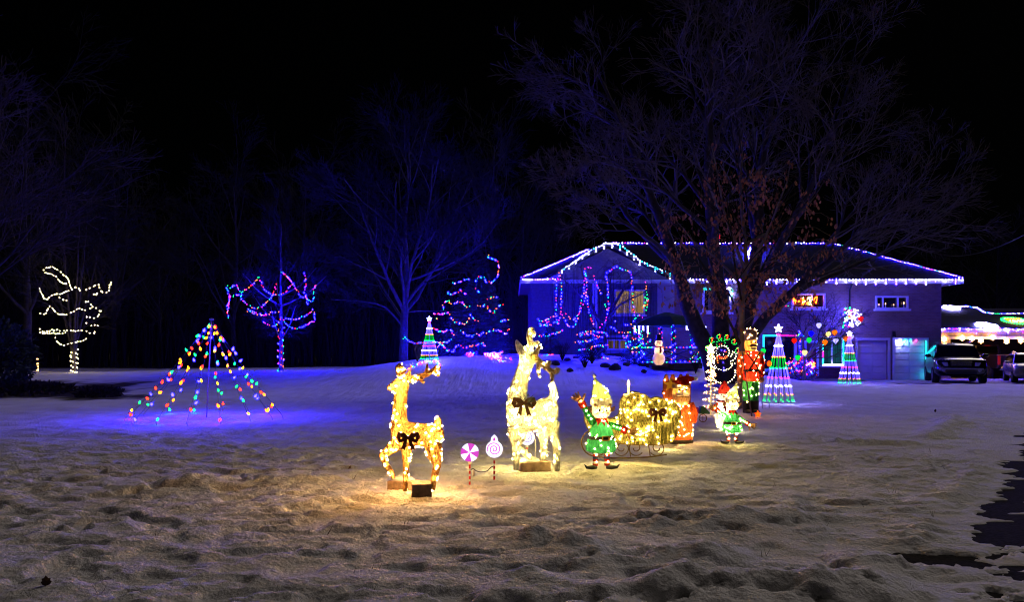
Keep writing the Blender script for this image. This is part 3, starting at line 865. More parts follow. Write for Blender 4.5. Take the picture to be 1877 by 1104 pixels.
# roof
EX0, EX1, EY0, EY1, RY, RZ = .46, 23.1, 42.0, 51.6, 46.8, 7.6
ov = EZ + .02
def hip(dz): 
    return [(EX0, EY0, ov + dz), (EX1, EY0, ov + dz), (EX1, EY1, ov + dz), (EX0, EY1, ov + dz), (EX0 + 4.8, RY, RZ + dz), (EX1 - 4.8, RY, RZ + dz)]
rf = MB(); rf.add(hip(0) , [(0, 1, 5, 4), (1, 2, 5), (2, 3, 4, 5), (3, 0, 4), (0, 3, 2, 1)])
roof = hb(rf, 'roof', SHING)
ft = MB()
ft.box(((EX0 + EX1) / 2, EY0 - .02, EZ - .09), (EX1 - EX0, .06, .2)); ft.box((EX0 - .03, (EY0 + EY1) / 2, EZ - .09), (.06, EY1 - EY0 + .1, .2)); ft.box((EX1 + .03, (EY0 + EY1) / 2, EZ - .09), (.06, EY1 - EY0 + .1, .2))
hb(ft, 'fascia', mat('grey_trim', (.26, .26, .28), .6, .1, 3))
hb(MB().box(((EX0 + EX1) / 2, (EY0 + EY1) / 2, EZ - .1), (EX1 - EX0 - .05, EY1 - EY0 - .1, .06)), 'soffit', DARKW)
# gable over the left wing
GXC = (1115 - PW / 2) / FPX * 41.7; GH = 3.25; GP = 6.85; GBZ = 5.22
gb_ = MB(); gb_.prism([(GXC - GH + .1, GBZ - .05), (GXC + GH - .1, GBZ - .05), (GXC, GP - .1)], 41.95, 42.1)
hb(gb_, 'gable_wall', SIDING)
gr = MB()
for s in (-1, 1):
    a = (GXC, GP); e = (GXC + s * (GH + .15), GBZ - .08); k = (GXC + s * GH * .55, GP - (GP - GBZ) * .6)
    ring = [a, k, e]
    top = [(x, z + .1) for x, z in ring]
    poly = ring + top[::-1]
    gr.prism(poly, 41.55, 45.6)
hb(gr, 'gable_roof', SHING)
hb(MB().box((18.0, 48, 7.6), (.7, .7, 1.3)), 'chimney', BRICK, roof) if False else None

curt = room_mat('curtained_room', (1, .58, .24), .55)
dimr = room_mat('dim_lit_room', (.9, .5, .22), .16)
bluer = room_mat('blue_lit_room', (.02, .16, .22), .5)
def window(i, panes, frame=WHITE, fr=.09, sill=True, back=None, depth=.1):
    _, a, b_, c, d = win[i]
    x0, x1, z0, z1 = hx(a), hx(b_), hz(d), hz(c)
    f = MB(); y = YF - .03
    f.box(((x0 + x1) / 2, y, z1 - fr / 2), (x1 - x0, .12, fr)); f.box(((x0 + x1) / 2, y, z0 + fr / 2), (x1 - x0, .12, fr))
    f.box((x0 + fr / 2, y + .001, (z0 + z1) / 2), (fr, .12, z1 - z0 - 2 * fr)); f.box((x1 - fr / 2, y + .001, (z0 + z1) / 2), (fr, .12, z1 - z0 - 2 * fr))
    xs = [x0 + fr + (x1 - x0 - 2 * fr) * t for t in panes]
    for q in xs[1:-1]: f.box((q, y + .003, (z0 + z1) / 2), (.06, .09, z1 - z0 - 2 * fr))
    wd = hb(f, 'window', frame)
    for q0, q1 in zip(xs, xs[1:]):
        hb(MB().box(((q0 + q1) / 2, YF + .06, (z0 + z1) / 2), (q1 - q0, .012, z1 - z0 - 2 * fr)), 'pane', back if back else GLASS, wd)
    if sill: hb(MB().box(((x0 + x1) / 2, YF - .09, z0 - .045), (x1 - x0 + .16, .22, .09)), 'sill', frame, wd)
    return wd, (x0, x1, z0, z1)
w0, q0 = window(0, (0, .5, 1), CREAM, .08, back=curt)
w1, q1 = window(1, (0, .5, 1), WHITE, .11)
w2, q2 = window(2, (0, .62, 1), WHITE, .09)
w3, q3 = window(3, (0, .2, .7, 1), WHITE, .08)
w4, q4 = window(4, (0, .33, .66, 1), WHITE, .05, back=dimr)
w5, q5 = window(5, (0, 1), WHITE, .10)
w6, q6 = window(6, (0, .45, 1), WHITE, .09, back=bluer)
hb(MB().box(((q1[0] + q1[1]) / 2, YF + .05, q1[2] + .45), (.86, .014, .62)), 'curtain', mat('brown_blind', (.16, .09, .06), .8), w1)
# lit ornament filling the small upper window: glowing red and gold tangle
orn = MB(); r = random.Random(3); bp_ = []
for k in range(4):
    cx = q2[0] + .22 + .32 * k; pts = [Vector((cx + r.uniform(-.16, .16), YF - .1, (q2[2] + q2[3]) / 2 + r.uniform(-.22, .22))) for _ in range(7)]
    pth = smoothpath(pts, .05); orn.tube(pth, .006, 3, cap=False); bp_ += along(pth, .06)
og = thing('window_light_motif', 'glowing red and gold scribble of lights in the small upper window', 'light motif', Vector((q2[0], YF - .1, q2[2])))
ob = Vector((q2[0], YF - .1, q2[2]))
for i, v in enumerate(orn.v): orn.v[i] = tuple(Vector(v) - ob)
orn.build('cable', WIRE, og, fix=False)
lights(og, [p_ - ob for p_ in bp_], [('O' if p_.x > q2[0] + 1.0 else rng.choice('OOHO')) for p_ in bp_], .03, 1.0, name='bulbs')
# three candle ornaments on the right-hand upper sill
for k, (t_, h_) in enumerate(((.1, .2), (.3, .26), (.55, .18), (.86, .3))):
    cx = q3[0] + (q3[1] - q3[0]) * t_
    o = thing('window_candle', ['short candle glowing at the far end of the three-pane window', 'taller candle glowing second along in the three-pane window', 'small candle glowing in the middle pane of the three-pane window', 'wide orange candle glowing in the end pane near the garage'][k], 'candle', (cx, YF - .07, q3[2] + .085), 0, 'candles in the three-pane window')
    MB().lathe([(.035, 0), (.03, .02), (.018, .03), (.018, h_ * .6)], 8).build('stick', CREAM, o)
    MB().lathe([(.01, h_ * .6), (.03, h_ * .7), (.02, h_ * .85), (.002, h_)], 8).build('flame', lamp('H', .03 if k < 3 else .04), o)
# entry door
x0, x1, z0, z1 = holes[7]
dr = hb(MB().box(((x0 + x1) / 2, YF + .08, (z0 + z1) / 2), (x1 - x0, .06, z1 - z0)), 'door', DOORP)
f = MB(); f.box((x0 + .05, YF - .02, (z0 + z1) / 2), (.1, .1, z1 - z0)); f.box((x1 - .05, YF - .02, (z0 + z1) / 2), (.1, .1, z1 - z0)); f.box(((x0 + x1) / 2, YF - .021, z1 - .05), (x1 - x0 - .2, .1, .1))
hb(f, 'door_frame', WHITE, dr)
hb(MB().ell((x1 - .2, YF + .01, z0 + 1.0), (.04, .04, .04)), 'door_knob', METAL, dr)
# garage doors with their panels
for di, (hI, mm) in enumerate(((8, CREAM), (9, WHITE))):
    x0, x1, z0, z1 = holes[hI]
    gd = hb(MB().box(((x0 + x1) / 2, YF + .16, (z0 + z1) / 2), (x1 - x0, .04, z1 - z0)), 'garage_door', mm)
    rows = 6; cols = 2
    for rI in range(rows):
        for cI in range(cols):
            pw = (x1 - x0) / cols; phh = (z1 - z0) / rows
            hb(MB().box((x0 + pw * (cI + .5), YF + .125, z0 + phh * (rI + .5)), (pw - .06, .03, phh - .05)), 'panel', mm, gd, bevel=.01)
    f = MB(); f.box((x0 - .06, YF - .02, (z0 + z1) / 2), (.12, .08, z1 - z0)); f.box((x1 + .06, YF - .02, (z0 + z1) / 2), (.12, .08, z1 - z0)); f.box(((x0 + x1) / 2, YF - .021, z1 + .06), (x1 - x0 + .24, .08, .12))
    hb(f, 'door_frame', WHITE if di else CREAM, gd)
# downspout, porch lamp, porch posts
ds = MB(); dx = hx(1556); ds.tube([(dx, YF - .5, EZ - .15), (dx, YF - .1, EZ - .5), (dx, YF - .08, .3)], .045, 6); hb(ds, 'downspout', BLACKM)
pl = hb(MB().box((hx(1637), YF - .08, hz(613)), (.18, .14, .3), taper=.7), 'porch_lamp', BLACKM)
hb(MB().ell((hx(1637), YF - .09, hz(617)), (.06, .05, .08)), 'lamp_glass', CREAM, pl)
for px in (1088, 1093): hb(MB().box(((px - PW / 2) / FPX * 42.2, 42.2, 3.2), (.09, .09, 3.8)), 'porch_post', WHITE)
hb(MB().box((hx(1131), YF - .2, hz(617)), (1.9, .35, .12)), 'ledge', mat('grey_trim', (.26, .26, .28), .6, .1, 3))
hb(MB().box((hx(1131), YF - .2, hz(645)), (2.2, .4, .16)), 'ledge', mat('grey_trim', (.26, .26, .28), .6, .1, 3))

# low white wall by the gazebo
xw = P(1305, 675, 39).x
tag(MB().box((0, 0, .28), (2.3, .3, .9)).build('low_wall', mat('pale_block', (.5, .48, .46), .9, .2, 5, .4), bevel=.02), 'low pale block wall beside the gazebo', 'wall').location = (xw + .2, 39.2, gz(xw, 39.2) - .1)

# ================================================================== GARAGE
GY_ = 44.6
GA = Vector((28.0, GY_, 0))
gar = thing('garage', 'low garage with open bays lit orange beneath a strung roof', 'garage', GA)
def ga(mb, name, m, parent=None, **k):
    for i, v in enumerate(mb.v): mb.v[i] = (v[0] - GA.x, v[1] - GA.y, v[2] - GA.z)
    return mb.build(name, m, parent or gar, **k)
TAN = mat('tan_siding', (.45, .33, .22), .8, .15, 3, .2)
gxa, gxb = 22.36, 36.0
f = MB(); walls_with_holes(f, gxa, gxb, -.2, 2.62, GY_, GY_ + .25, [(23.9, 35.2, -.2, 2.12)]); ga(f, 'wall', TAN)
ga(MB().box(((gxa + gxb) / 2, 51.0, 1.2), (gxb - gxa, .2, 2.9)), 'wall', DARKW)
ga(MB().box((gxa + .1, 47.9, 1.2), (.2, 6.2, 2.9)), 'wall', DARKW)
ga(MB().box((gxb - .1, 47.9, 1.2), (.2, 6.2, 2.9)), 'wall', DARKW)
ga(MB().box((29.6, GY_ + .05, 1.0), (.25, .3, 2.3)), 'pillar', TAN)
ga(MB().box((29.5, GY_ - .03, 2.2), (11.5, .08, .16)), 'door_header', CREAM)
rz0, rz1 = 2.66, 4.0; ra, rb = GY_ - .5, 48.4
f = MB(); f.add([(gxa - .4, ra, rz0), (gxb + .4, ra, rz0), (gxb + .4, rb, rz1), (gxa - .4, rb, rz1), (gxb + .4, 52, rz0), (gxa - .4, 52, rz0)], [(0, 1, 2, 3), (3, 2, 4, 5), (0, 3, 5), (1, 4, 2), (0, 5, 4, 1)])
gro = ga(f, 'roof', SHING)
ga(MB().box(((gxa + gxb) / 2, ra - .03, rz0 - .07), (gxb - gxa + .8, .05, .16)), 'fascia', CREAM)
def groof(px, py):
    """point of the garage roof plane seen at a photo pixel"""
    d = Vector(((px - PW / 2) / FPX, 1, (HZ - py) / FPX)); k = (rz1 - rz0) / (rb - ra)
    t = (rz0 - k * ra - EYE) / (d.z - k * d.y)
    return Vector((0, 0, EYE)) + d * t

# ================================================================== VEHICLES
PAINT = None
def paint(name, col, rough=.25):
    m, nt, b = nodes_of(name)
    b.inputs['Base Color'].default_value = (*col, 1); b.inputs['Roughness'].default_value = rough; b.inputs['Metallic'].default_value = .1
    b.inputs['Coat Weight'].default_value = .6; b.inputs['Coat Roughness'].default_value = .08
    return m
CARG = paint('car_glass', (.004, .004, .006), .05)
TYRE = mat('tyre_rubber', (.012, .012, .012), .9, .2, 20)
CHROME = mat('chrome', (.5, .5, .52), .18, .05, 3, metal=1)
LENS = paint('lamp_lens', (.35, .36, .4), .1)
def lensred():
    m, nt, b = nodes_of('red_lens'); b.inputs['Base Color'].default_value = (.5, .01, .01, 1); b.inputs['Roughness'].default_value = .15
    b.inputs['Emission Color'].default_value = (1, .04, .03, 1); b.inputs['Emission Strength'].default_value = .12
    return m
REDL = lensred()

def wheel(parent, x, y, r=.36, wdt=.24):
    q = thing('wheel', None, None, (x, y, r)); q.parent = parent
    tr = MB(); n = 24; prof = [(r * .62, -wdt / 2), (r * .93, -wdt / 2), (r, -wdt * .32), (r, wdt * .32), (r * .93, wdt / 2), (r * .62, wdt / 2)]
    vs = []; fs = []
    for a_, xx in prof:
        for j in range(n): vs.append((xx, a_ * cos(2 * pi * j / n), a_ * sin(2 * pi * j / n)))
    for i in range(len(prof)):
        for j in range(n): fs.append((i * n + j, i * n + (j + 1) % n, ((i + 1) % len(prof)) * n + (j + 1) % n, ((i + 1) % len(prof)) * n + j))
    tr.add(vs, fs).build('tyre', TYRE, q, smooth=True)
    rm = MB()
    for s in (-1, 1):
        rm.tube([(s * wdt * .1, 0, 0), (s * wdt * .42, 0, 0)], [r * .16, r * .12], 10)
        for k in range(6):
            a_ = k * pi / 3
            rm.tube([(s * wdt * .38, 0, 0), (s * wdt * .34, cos(a_) * r * .62, sin(a_) * r * .62)], [r * .10, r * .07], 5)
    rm.tube([(-wdt * .2, 0, 0), (wdt * .2, 0, 0)], r * .6, 20)
    rm.build('rim', METAL, q)

def suv(name, label, pos, rz, body, scale=(1, 1, 1), front=True):
    """sport utility vehicle, front towards -Y"""
    t = thing(name, label, 'car', pos, rz, 'vehicles parked by the garage'); t.scale = scale
    W = .93
    secs = [  # y, z low, z shoulder, half width, crown
        (-2.32, .42, .78, .62, .80), (-2.28, .36, .92, .80, .96), (-2.1, .32, 1.0, .90, 1.06), (-1.6, .30, 1.04, W, 1.13), (-1.0, .30, 1.08, W, 1.17), (0, .29, 1.10, W + .01, 1.16), (1.2, .30, 1.12, W + .01, 1.18), (2.0, .34, 1.12, .91, 1.18), (2.3, .42, 1.08, .84, 1.14), (2.36, .5, 1.0, .76, 1.04)]
    mb = MB(); vs = []
    for y, zl, zs, hw, zc in secs:
        ring = [(-hw * .86, zl), (hw * .86, zl), (hw * .99, zl + .14), (hw, (zl + zs) / 2), (hw * .97, zs), (hw * .86, zs + .04), (hw * .45, zc), (-hw * .45, zc), (-hw * .86, zs + .04), (-hw * .97, zs), (-hw, (zl + zs) / 2), (-hw * .99, zl + .14)]
        vs += [(x, y, z) for x, z in ring]
    k = 12; n = len(secs)
    fs = [(i * k + j, i * k + (j + 1) % k, (i + 1) * k + (j + 1) % k, (i + 1) * k + j) for i in range(n - 1) for j in range(k)] + [tuple(range(k)), tuple((n - 1) * k + j for j in range(k - 1, -1, -1))]
    bd = mb.add(vs, fs).build('body', body, t, smooth=True, bevel=0)
    cb = MB(); vs = []
    for y, z, hw in ((-1.12, 1.12, .86), (-.35, 1.62, .70), (-.15, 1.70, .68), (1.2, 1.72, .68), (1.75, 1.66, .66), (2.25, 1.14, .80)):
        vs += [(-hw, y, z - .02), (-hw * .8, y, z + .03), (0, y, z + .055), (hw * .8, y, z + .03), (hw, y, z - .02), (hw * 1.0, y, 1.05), (-hw, y, 1.05)]
    k = 7; n = 6
    fs = [(i * k + j, i * k + (j + 1) % k, (i + 1) * k + (j + 1) % k, (i + 1) * k + j) for i in range(n - 1) for j in range(k)] + [tuple(range(k)), tuple((n - 1) * k + j for j in range(k - 1, -1, -1))]
    cbo = cb.add(vs, fs).build('cabin', body, t, smooth=False, bevel=.03)
    # glass
    MB().add([(-.80, -1.09, 1.17), (.80, -1.09, 1.17), (.66, -.38, 1.63), (-.66, -.38, 1.63)], [(0, 1, 2, 3)]).add([(-.80, -1.13, 1.17), (.80, -1.13, 1.17), (.66, -.42, 1.65), (-.66, -.42, 1.65)], [(0, 1, 2, 3)]).build('windscreen', CARG, t, fix=False)
    for s in (-1, 1):
        MB().add([(s * .885, -.85, 1.16), (s * .885, 1.9, 1.18), (s * .72, 1.55, 1.60), (s * .725, -.25, 1.60)], [(0, 1, 2, 3)]).build('side_window', CARG, t)
        MB().box((s * .62, -2.235, .84), (.38, .16, .17), rz=s * .28, taper=.85).build('headlight', LENS, t, bevel=.03)
        MB().tube([(s * .62, -2.27, .58), (s * .62, -2.34, .58)], .07, 12).build('fog_light', LENS, t)
        mr_ = MB().ell((s * 1.03, -.78, 1.2), (.12, .07, .085)).build('mirror', body, t, smooth=True)
        MB().box((s * .92, -.78, 1.15), (.16, .05, .04)).build('arm', body, mr_)
        for yy in (-1.45, 1.42): wheel(t, s * .83, yy)
        MB().tube([(s * .60, -.2, 1.80), (s * .62, .5, 1.815), (s * .60, 1.5, 1.79)], .02, 6).build('roof_rail', CHROME, t)
    MB().box((0, -2.33, .86), (.72, .05, .2), taper=1.05).build('grille', BLACKM, t, bevel=.02)
    for k in range(3): MB().box((0, -2.36, .80 + .055 * k), (.68, .02, .014)).build('grille_bar', CHROME, t)
    MB().box((0, -2.33, .64), (1.5, .12, .07)).build('bumper_strip', METAL, t, bevel=.02)
    MB().box((0, -2.31, .47), (1.05, .1, .14)).build('air_intake', BLACKM, t, bevel=.02)
    MB().box((0, -1.2, 1.155), (1.45, .03, .02)).build('wiper', BLACKM, t)
    for s in (-1, 1): MB().box((s * .72, 2.30, .98), (.2, .1, .3)).build('tail_light', REDL, t, bevel=.02)
    return t
px = P(1762, 702, 39.2)
suv('sport_utility_vehicle', 'dark sport utility vehicle parked facing the lawn by the garage', (px.x + .2, 38.2 + 2.0, gz(px.x, 39) - .04), radians(-21), paint('black_paint', (.003, .003, .006), .2), (1.2, 1.0, 1.08))
p2 = P(1926, 702, 38.6)
suv('parked_car', 'pale car cut off by the right edge of the picture', (p2.x, 40.2, gz(p2.x, 40) - .045), radians(-24), paint('silver_paint', (.35, .34, .36), .25), (.98, .96, .82))

def pickup(label, pos, rz):
    t = thing('pickup_truck', label, 'truck', pos, rz, 'vehicles parked by the garage')
    bd = paint('dark_red_paint', (.02, .012, .012), .3)
    MB().box((0, .9, .95), (1.9, 2.5, .75)).build('bed', bd, t, bevel=.06)
    MB().box((0, 3.6, .95), (1.92, 2.9, .75)).build('front_body', bd, t, bevel=.08)
    MB().prism([(-.82, 1.3), (.82, 1.3), (.7, 1.88), (-.7, 1.88)], 2.2, 3.7).build('cab', bd, t, bevel=.08)
    MB().prism([(-.66, 1.4), (.66, 1.4), (.58, 1.78), (-.58, 1.78)], 2.17, 2.21).build('rear_window', CARG, t)
    MB().box((0, -.37, 1.0), (1.3, .04, .5)).build('tailgate', bd, t, bevel=.02)
    MB().box((0, -.46, .55), (1.8, .2, .18)).build('bumper', CHROME, t, bevel=.03)
    for s in (-1, 1):
        MB().box((s * .86, -.37, 1.0), (.14, .06, .48)).build('tail_light', REDL, t, bevel=.02)
        for y in (.6, 4.0): wheel(t, s * .85, y, .38, .26)
    MB().box((0, 2.2, 1.83), (.3, .05, .04)).build('brake_light', REDL, t)
p3 = P(1873, 699, 43.6)
pickup('dark pickup truck seen from behind inside the open garage', (p3.x + .2, 44.9, -.04), 0)

# overhead wire
wp = MB(); a, b_ = P(1730, 468, 60), P(1900, 418, 40)
pts = [a.lerp(b_, t / 12) - Vector((0, 0, .5 * (1 - (t / 6 - 1) ** 2))) for t in range(13)]
pts += [b_.lerp(P(3200, 300, 25), t / 4) for t in range(1, 5)]
o = wp.tube([q - a for q in pts], .018, 4).build('overhead_cable', BLACKM); o.location = a
tag(o, 'thin black utility cable slanting across the sky above the garage', 'cable')
# ================================================================== STRING LIGHTS
MULTI = 'RGBAGRBMB'
def zpath(pts, sc, ox, oy, Y, cx=None, R=None, bulge=0.0, wave=.12):
    """photo path -> world path wrapped over the front of a crown of radius R (photo px) about column cx"""
    out = []
    for i, (x, y) in enumerate(pts):
        px, py = x / sc + ox, y / sc + oy
        d = 0
        if cx is not None: d = -bulge * math.sqrt(max(0, 1 - min(1, abs(px - cx) / R) ** 2))
        d += wave * sin(i * 2.1)
        out.append(P(px, py, Y + d))
    return out
def z1(*p): return zpath(p, 3.448, 0, 440, 42, 138, 72, 1.7)
GW = 'warm white garlands on the vase-shaped tree'
for lab, paths in (
    ('warm white string looping over the top branches of the vase-shaped tree', [z1((270, 190), (300, 175), (335, 172), (375, 200), (410, 230), (440, 265), (440, 300), (490, 305), (505, 325)), z1((275, 200), (285, 210), (320, 215), (350, 228), (380, 260), (420, 282))]),
    ('warm white string across the upper crown of the vase-shaped tree with a hooked end', [z1((245, 300), (260, 340), (300, 380), (320, 350), (370, 342), (430, 325), (480, 300)), z1((535, 318), (580, 300), (615, 280), (640, 320), (665, 340), (685, 325), (690, 290), (712, 268)), z1((580, 335), (600, 350), (620, 335)), z1((370, 360), (395, 380), (420, 382))]),
    ('warm white string sagging across the middle of the vase-shaped tree', [z1((255, 460), (280, 475), (295, 440), (310, 415), (350, 455), (400, 475), (450, 460), (490, 435), (540, 440), (590, 425), (630, 450), (655, 440)), z1((640, 465), (600, 495), (545, 488)), z1((525, 390), (560, 395), (575, 410)), z1((540, 525), (570, 538), (620, 540))]),
    ('warm white string running level around the lower crown of the vase-shaped tree', [z1((245, 560), (270, 590), (330, 570), (400, 575), (440, 570), (500, 575), (550, 580), (590, 590), (600, 578)), z1((265, 575), (320, 590), (400, 588), (430, 578))]),
    ('lowest short warm white string swag on the vase-shaped tree above its trunk', [z1((345, 610), (360, 645), (400, 665), (440, 650), (490, 650), (530, 630), (545, 628))]),
): string_light(lab, paths, .175, 'F', .024, .45, GW, .04)
def helix(px, y0, y1, Y, rr, turns, n=60):
    a, b = P(px, y0, Y), P(px, y1, Y)
    return [a.lerp(b, i / n) + Vector((cos(6.28 * turns * i / n) * rr, sin(6.28 * turns * i / n) * rr, 0)) for i in range(n + 1)]
string_light('warm white string wound down the short trunk of the vase-shaped tree', [helix(136, 640, 683, 42, .17, 5), [P(141, 683, 42), P(125, 685, 41.6), P(108, 686, 41.4)]], .22, 'F', .03, .45, GW, .03)

def z2(*p): return zpath(p, 3.2475, 220, 460, 42, 498, 86, 1.6)
GM_ = 'multicoloured garlands on the slender tree'
for lab, paths in (
    ('multicoloured string hanging straight down at the far end of the slender tree', [z2((645, 405), (640, 340), (650, 290), (640, 240), (635, 195)), z2((655, 250), (650, 310), (643, 370))]),
    ('multicoloured string zigzagging over the crown of the slender tree to its top', [z2((650, 220), (690, 205), (720, 250), (760, 220), (800, 190), (828, 160), (850, 215), (890, 250), (930, 265), (980, 250), (1020, 200), (990, 150), (950, 125))]),
    ('multicoloured string falling from the top of the slender tree to the trident side', [z2((980, 130), (1030, 195), (1075, 265), (1110, 290), (1115, 330))]),
    ('multicoloured string forming upright prongs on one side of the slender tree', [z2((1097, 130), (1105, 190), (1100, 250), (1120, 290), (1150, 300), (1150, 240), (1170, 195))]),
    ('multicoloured string making a deep swag in the middle of the slender tree', [z2((655, 275), (715, 260), (735, 300), (790, 340), (850, 330), (890, 290), (910, 265), (930, 195))]),
    ('short multicoloured double swag below the middle of the slender tree', [z2((755, 345), (800, 370), (860, 380), (920, 360), (945, 370)), z2((755, 355), (810, 378), (880, 385))]),
    ('lowest multicoloured string circling the slender tree above its wrapped trunk', [z2((845, 425), (890, 445), (940, 440), (960, 400), (1000, 445), (1060, 460), (1120, 435), (1155, 415), (1150, 350)), z2((1150, 360), (1100, 385), (1040, 410), (980, 405))]),
): string_light(lab, paths, .125, 'RGBABMB', .023, 1.0, GM_, .04)
string_light('multicoloured string spiralling down the trunk of the slender tree', [helix(515, 600, 683, 42, .15, 7)], .16, 'RGBAB', .023, 1.0, GM_, .03)

# spruce and its garlands
def conifer(name, label, base, R, H, seed, n, m, lean=0):
    r = random.Random(seed); t = thing(name, label, 'tree', base)
    MB().tube([(0, 0, -.1), (lean * .4, 0, H * .5), (lean, 0, H * .97)], [.05 * R + .03, .03 * R + .02, .01], 7).build('trunk', BARK, t)
    mb = MB()
    for i in range(n):
        f = r.random() ** 1.5; z = H * (.04 + .94 * f); a = r.uniform(0, 6.28)
        L = R * (1 - f) ** .85 * r.uniform(.75, 1.15) + .08
        c0 = Vector((lean * f, 0, z)); d = Vector((cos(a), sin(a), -.25 + .5 * f)).normalized()
        up = Vector((0, 0, 1)); s = d.cross(up).normalized()
        for k in range(7):
            q = c0 + d * L * (.35 + .65 * k / 6) + Vector((0, 0, .05 * k * k / 36))
            wd = .17 * R ** .5 * (1.1 - .6 * k / 6)
            dd = (d + s * r.uniform(-1, 1) + up * r.uniform(-.5, .3)).normalized()
            u = dd.orthogonal().normalized() * .018
            mb.add([q - u, q + u, q + dd * wd], [(0, 1, 2)])
            dd = (d - s * r.uniform(-1, 1) + up * r.uniform(-.6, .1)).normalized()
            mb.add([q - u, q + u, q + dd * wd], [(0, 1, 2)])
    mb.build('crown', m, t, fix=False)
    return t
xs_ = P(866, 655, 42.5).x
conifer('spruce_tree', 'dark spruce wound with sagging multicoloured garlands left of the house', Vector((xs_, 42.5, gz(xs_, 42.5) - .1)), 2.1, 4.7, 5, 2800, NEED, .5)
def z3(*p): return zpath(p, 4.247, 600, 440, 42.2, 866, 75, 1.75)
GS = 'multicoloured garlands on the spruce'
for lab, paths in (
    ('multicoloured string curling from the bent tip of the spruce', [z3((1250, 105), (1245, 130), (1290, 155), (1320, 165), (1335, 220), (1320, 290), (1265, 340), (1215, 295), (1180, 290), (1150, 325)), z3((1105, 300), (1050, 325), (990, 335), (970, 320))]),
    ('short multicoloured string pieces in the upper part of the spruce', [z3((925, 405), (950, 430), (985, 420), (1030, 395), (1085, 425)), z3((1150, 378), (1195, 410)), z3((1245, 455), (1280, 450), (1325, 445))]),
    ('multicoloured string looping round the upper middle of the spruce', [z3((910, 545), (905, 490), (940, 475), (990, 500), (1040, 475), (1070, 515), (1110, 515)), z3((1170, 518), (1230, 510), (1270, 555), (1300, 560), (1330, 525), (1365, 495))]),
    ('multicoloured string swagged round the middle of the spruce', [z3((820, 575), (870, 580), (935, 565), (960, 600), (1000, 640), (1060, 655), (1100, 625), (1120, 590), (1170, 635)), z3((840, 610), (860, 622)), z3((1340, 630), (1385, 630), (1425, 615))]),
    ('multicoloured string round the lower part of the spruce', [z3((825, 680), (870, 710), (920, 710), (960, 695), (985, 745)), z3((1030, 705), (1090, 745), (1140, 740), (1200, 735), (1240, 720), (1290, 700), (1350, 715), (1395, 735), (1415, 690))]),
    ('lowest multicoloured string on the spruce just above the snow', [z3((870, 800), (920, 845), (975, 865), (1015, 820), (1060, 835), (1130, 830), (1170, 810), (1215, 805), (1240, 840)), z3((850, 835), (880, 820), (920, 840))]),
): string_light(lab, paths, .115, 'RGBAB', .024, 1.0, GS, .05)
string_light('multicoloured string stretched from the tall bare trunk across to the spruce', [[P(736, 622, 44.6), P(741, 619, 44.6), P(750, 626, 44.4), P(762, 629, 44), P(780, 629, 43.2), P(805, 628, 41.5), P(821, 628, 40.6), P(829, 620, 40.5)]], .14, 'RGBAB', .023, 1, None, .03)
def on_ground(px, py):
    """where the sight line through a photo pixel meets the broad ground"""
    d = Vector(((px - PW / 2) / FPX, 1, (HZ - py) / FPX)); Y = 20.0
    while Y < 60:
        if EYE + d.z * Y <= gz(d.x * Y, Y): break
        Y += .05
    return Vector((d.x * Y, Y, gz(d.x * Y, Y) + .05))
string_light('multicoloured string trailing over the snow behind the golden deer', [[on_ground(x, y) for x, y in ((746, 678), (760, 673), (774, 668), (782, 664), (790, 668), (800, 663), (806, 672))]], .13, 'RGBAB', .03, .8, None, .05)
sc_ = [[on_ground(x, y) for x, y in ((852, 649), (862, 653), (875, 650), (886, 648), (895, 655), (905, 650), (915, 660), (925, 662), (938, 664))], [on_ground(x, y) for x, y in ((898, 660), (905, 652), (912, 655), (920, 645), (926, 633))]]
string_light('tangle of multicoloured lights lying on the snow mound beside the spruce', sc_, .11, 'RMBAGB', .03, .8, None, .12)

# weeping tree with its strings
Yw = 38.5; xw = P(1105, 650, Yw).x; WW = Vector((xw, Yw, gz(xw, Yw) - .05))
tw = thing('weeping_tree', 'weeping tree with hanging thin twigs before the gable', 'tree', WW)
r = random.Random(9); tr = MB(); cr_ = MB()
def LW(x, y, dy=0): return P(x, y, Yw + dy) - WW
arms = [([LW(1105, 655), LW(1106, 610), LW(1120, 570), LW(1150, 520), LW(1170, 498)], .13), ([LW(1106, 612), LW(1085, 560, .4), LW(1070, 510, .6), LW(1065, 490, .6)], .1), ([LW(1107, 600), LW(1135, 560, -.5), LW(1175, 540, -.8), LW(1190, 530, -.9)], .07), ([LW(1100, 590), LW(1060, 540, -.5), LW(1025, 505, -.7)], .07), ([LW(1108, 590), LW(1118, 520, .5), LW(1125, 485, .6)], .08)]
for pts, r0 in arms:
    sp = smoothpath(pts, .3); n = len(sp)
    tr.tube(sp, [r0 * (1 - .75 * i / n) for i in range(n)], 7, cap=False)
    for k in range(46):
        q = sp[int(n * .4 + r.random() * n * .58)]
        a = r.uniform(0, 6.28); e = r.uniform(.2, 1.0); dl = r.uniform(.8, 2.3)
        p1 = q + Vector((cos(a) * e * .6, sin(a) * e * .5, r.uniform(.05, .3))); p2 = q + Vector((cos(a) * e, sin(a) * e * .8, -.1)); p3 = p2 + Vector((r.uniform(-.1, .1), 0, -dl))
        cr_.tube(smoothpath([q, p1, p2, p3], .4), .007, 3, cap=False)
tr.build('trunk', BARK, tw, smooth=True, fix=False); cr_.build('crown', TWIG, tw, fix=False)
def z4(*p): return zpath(p, 3.942, 940, 420, Yw - .5, 1110, 100, 1.0)
GWE = 'multicoloured strings on the weeping tree'
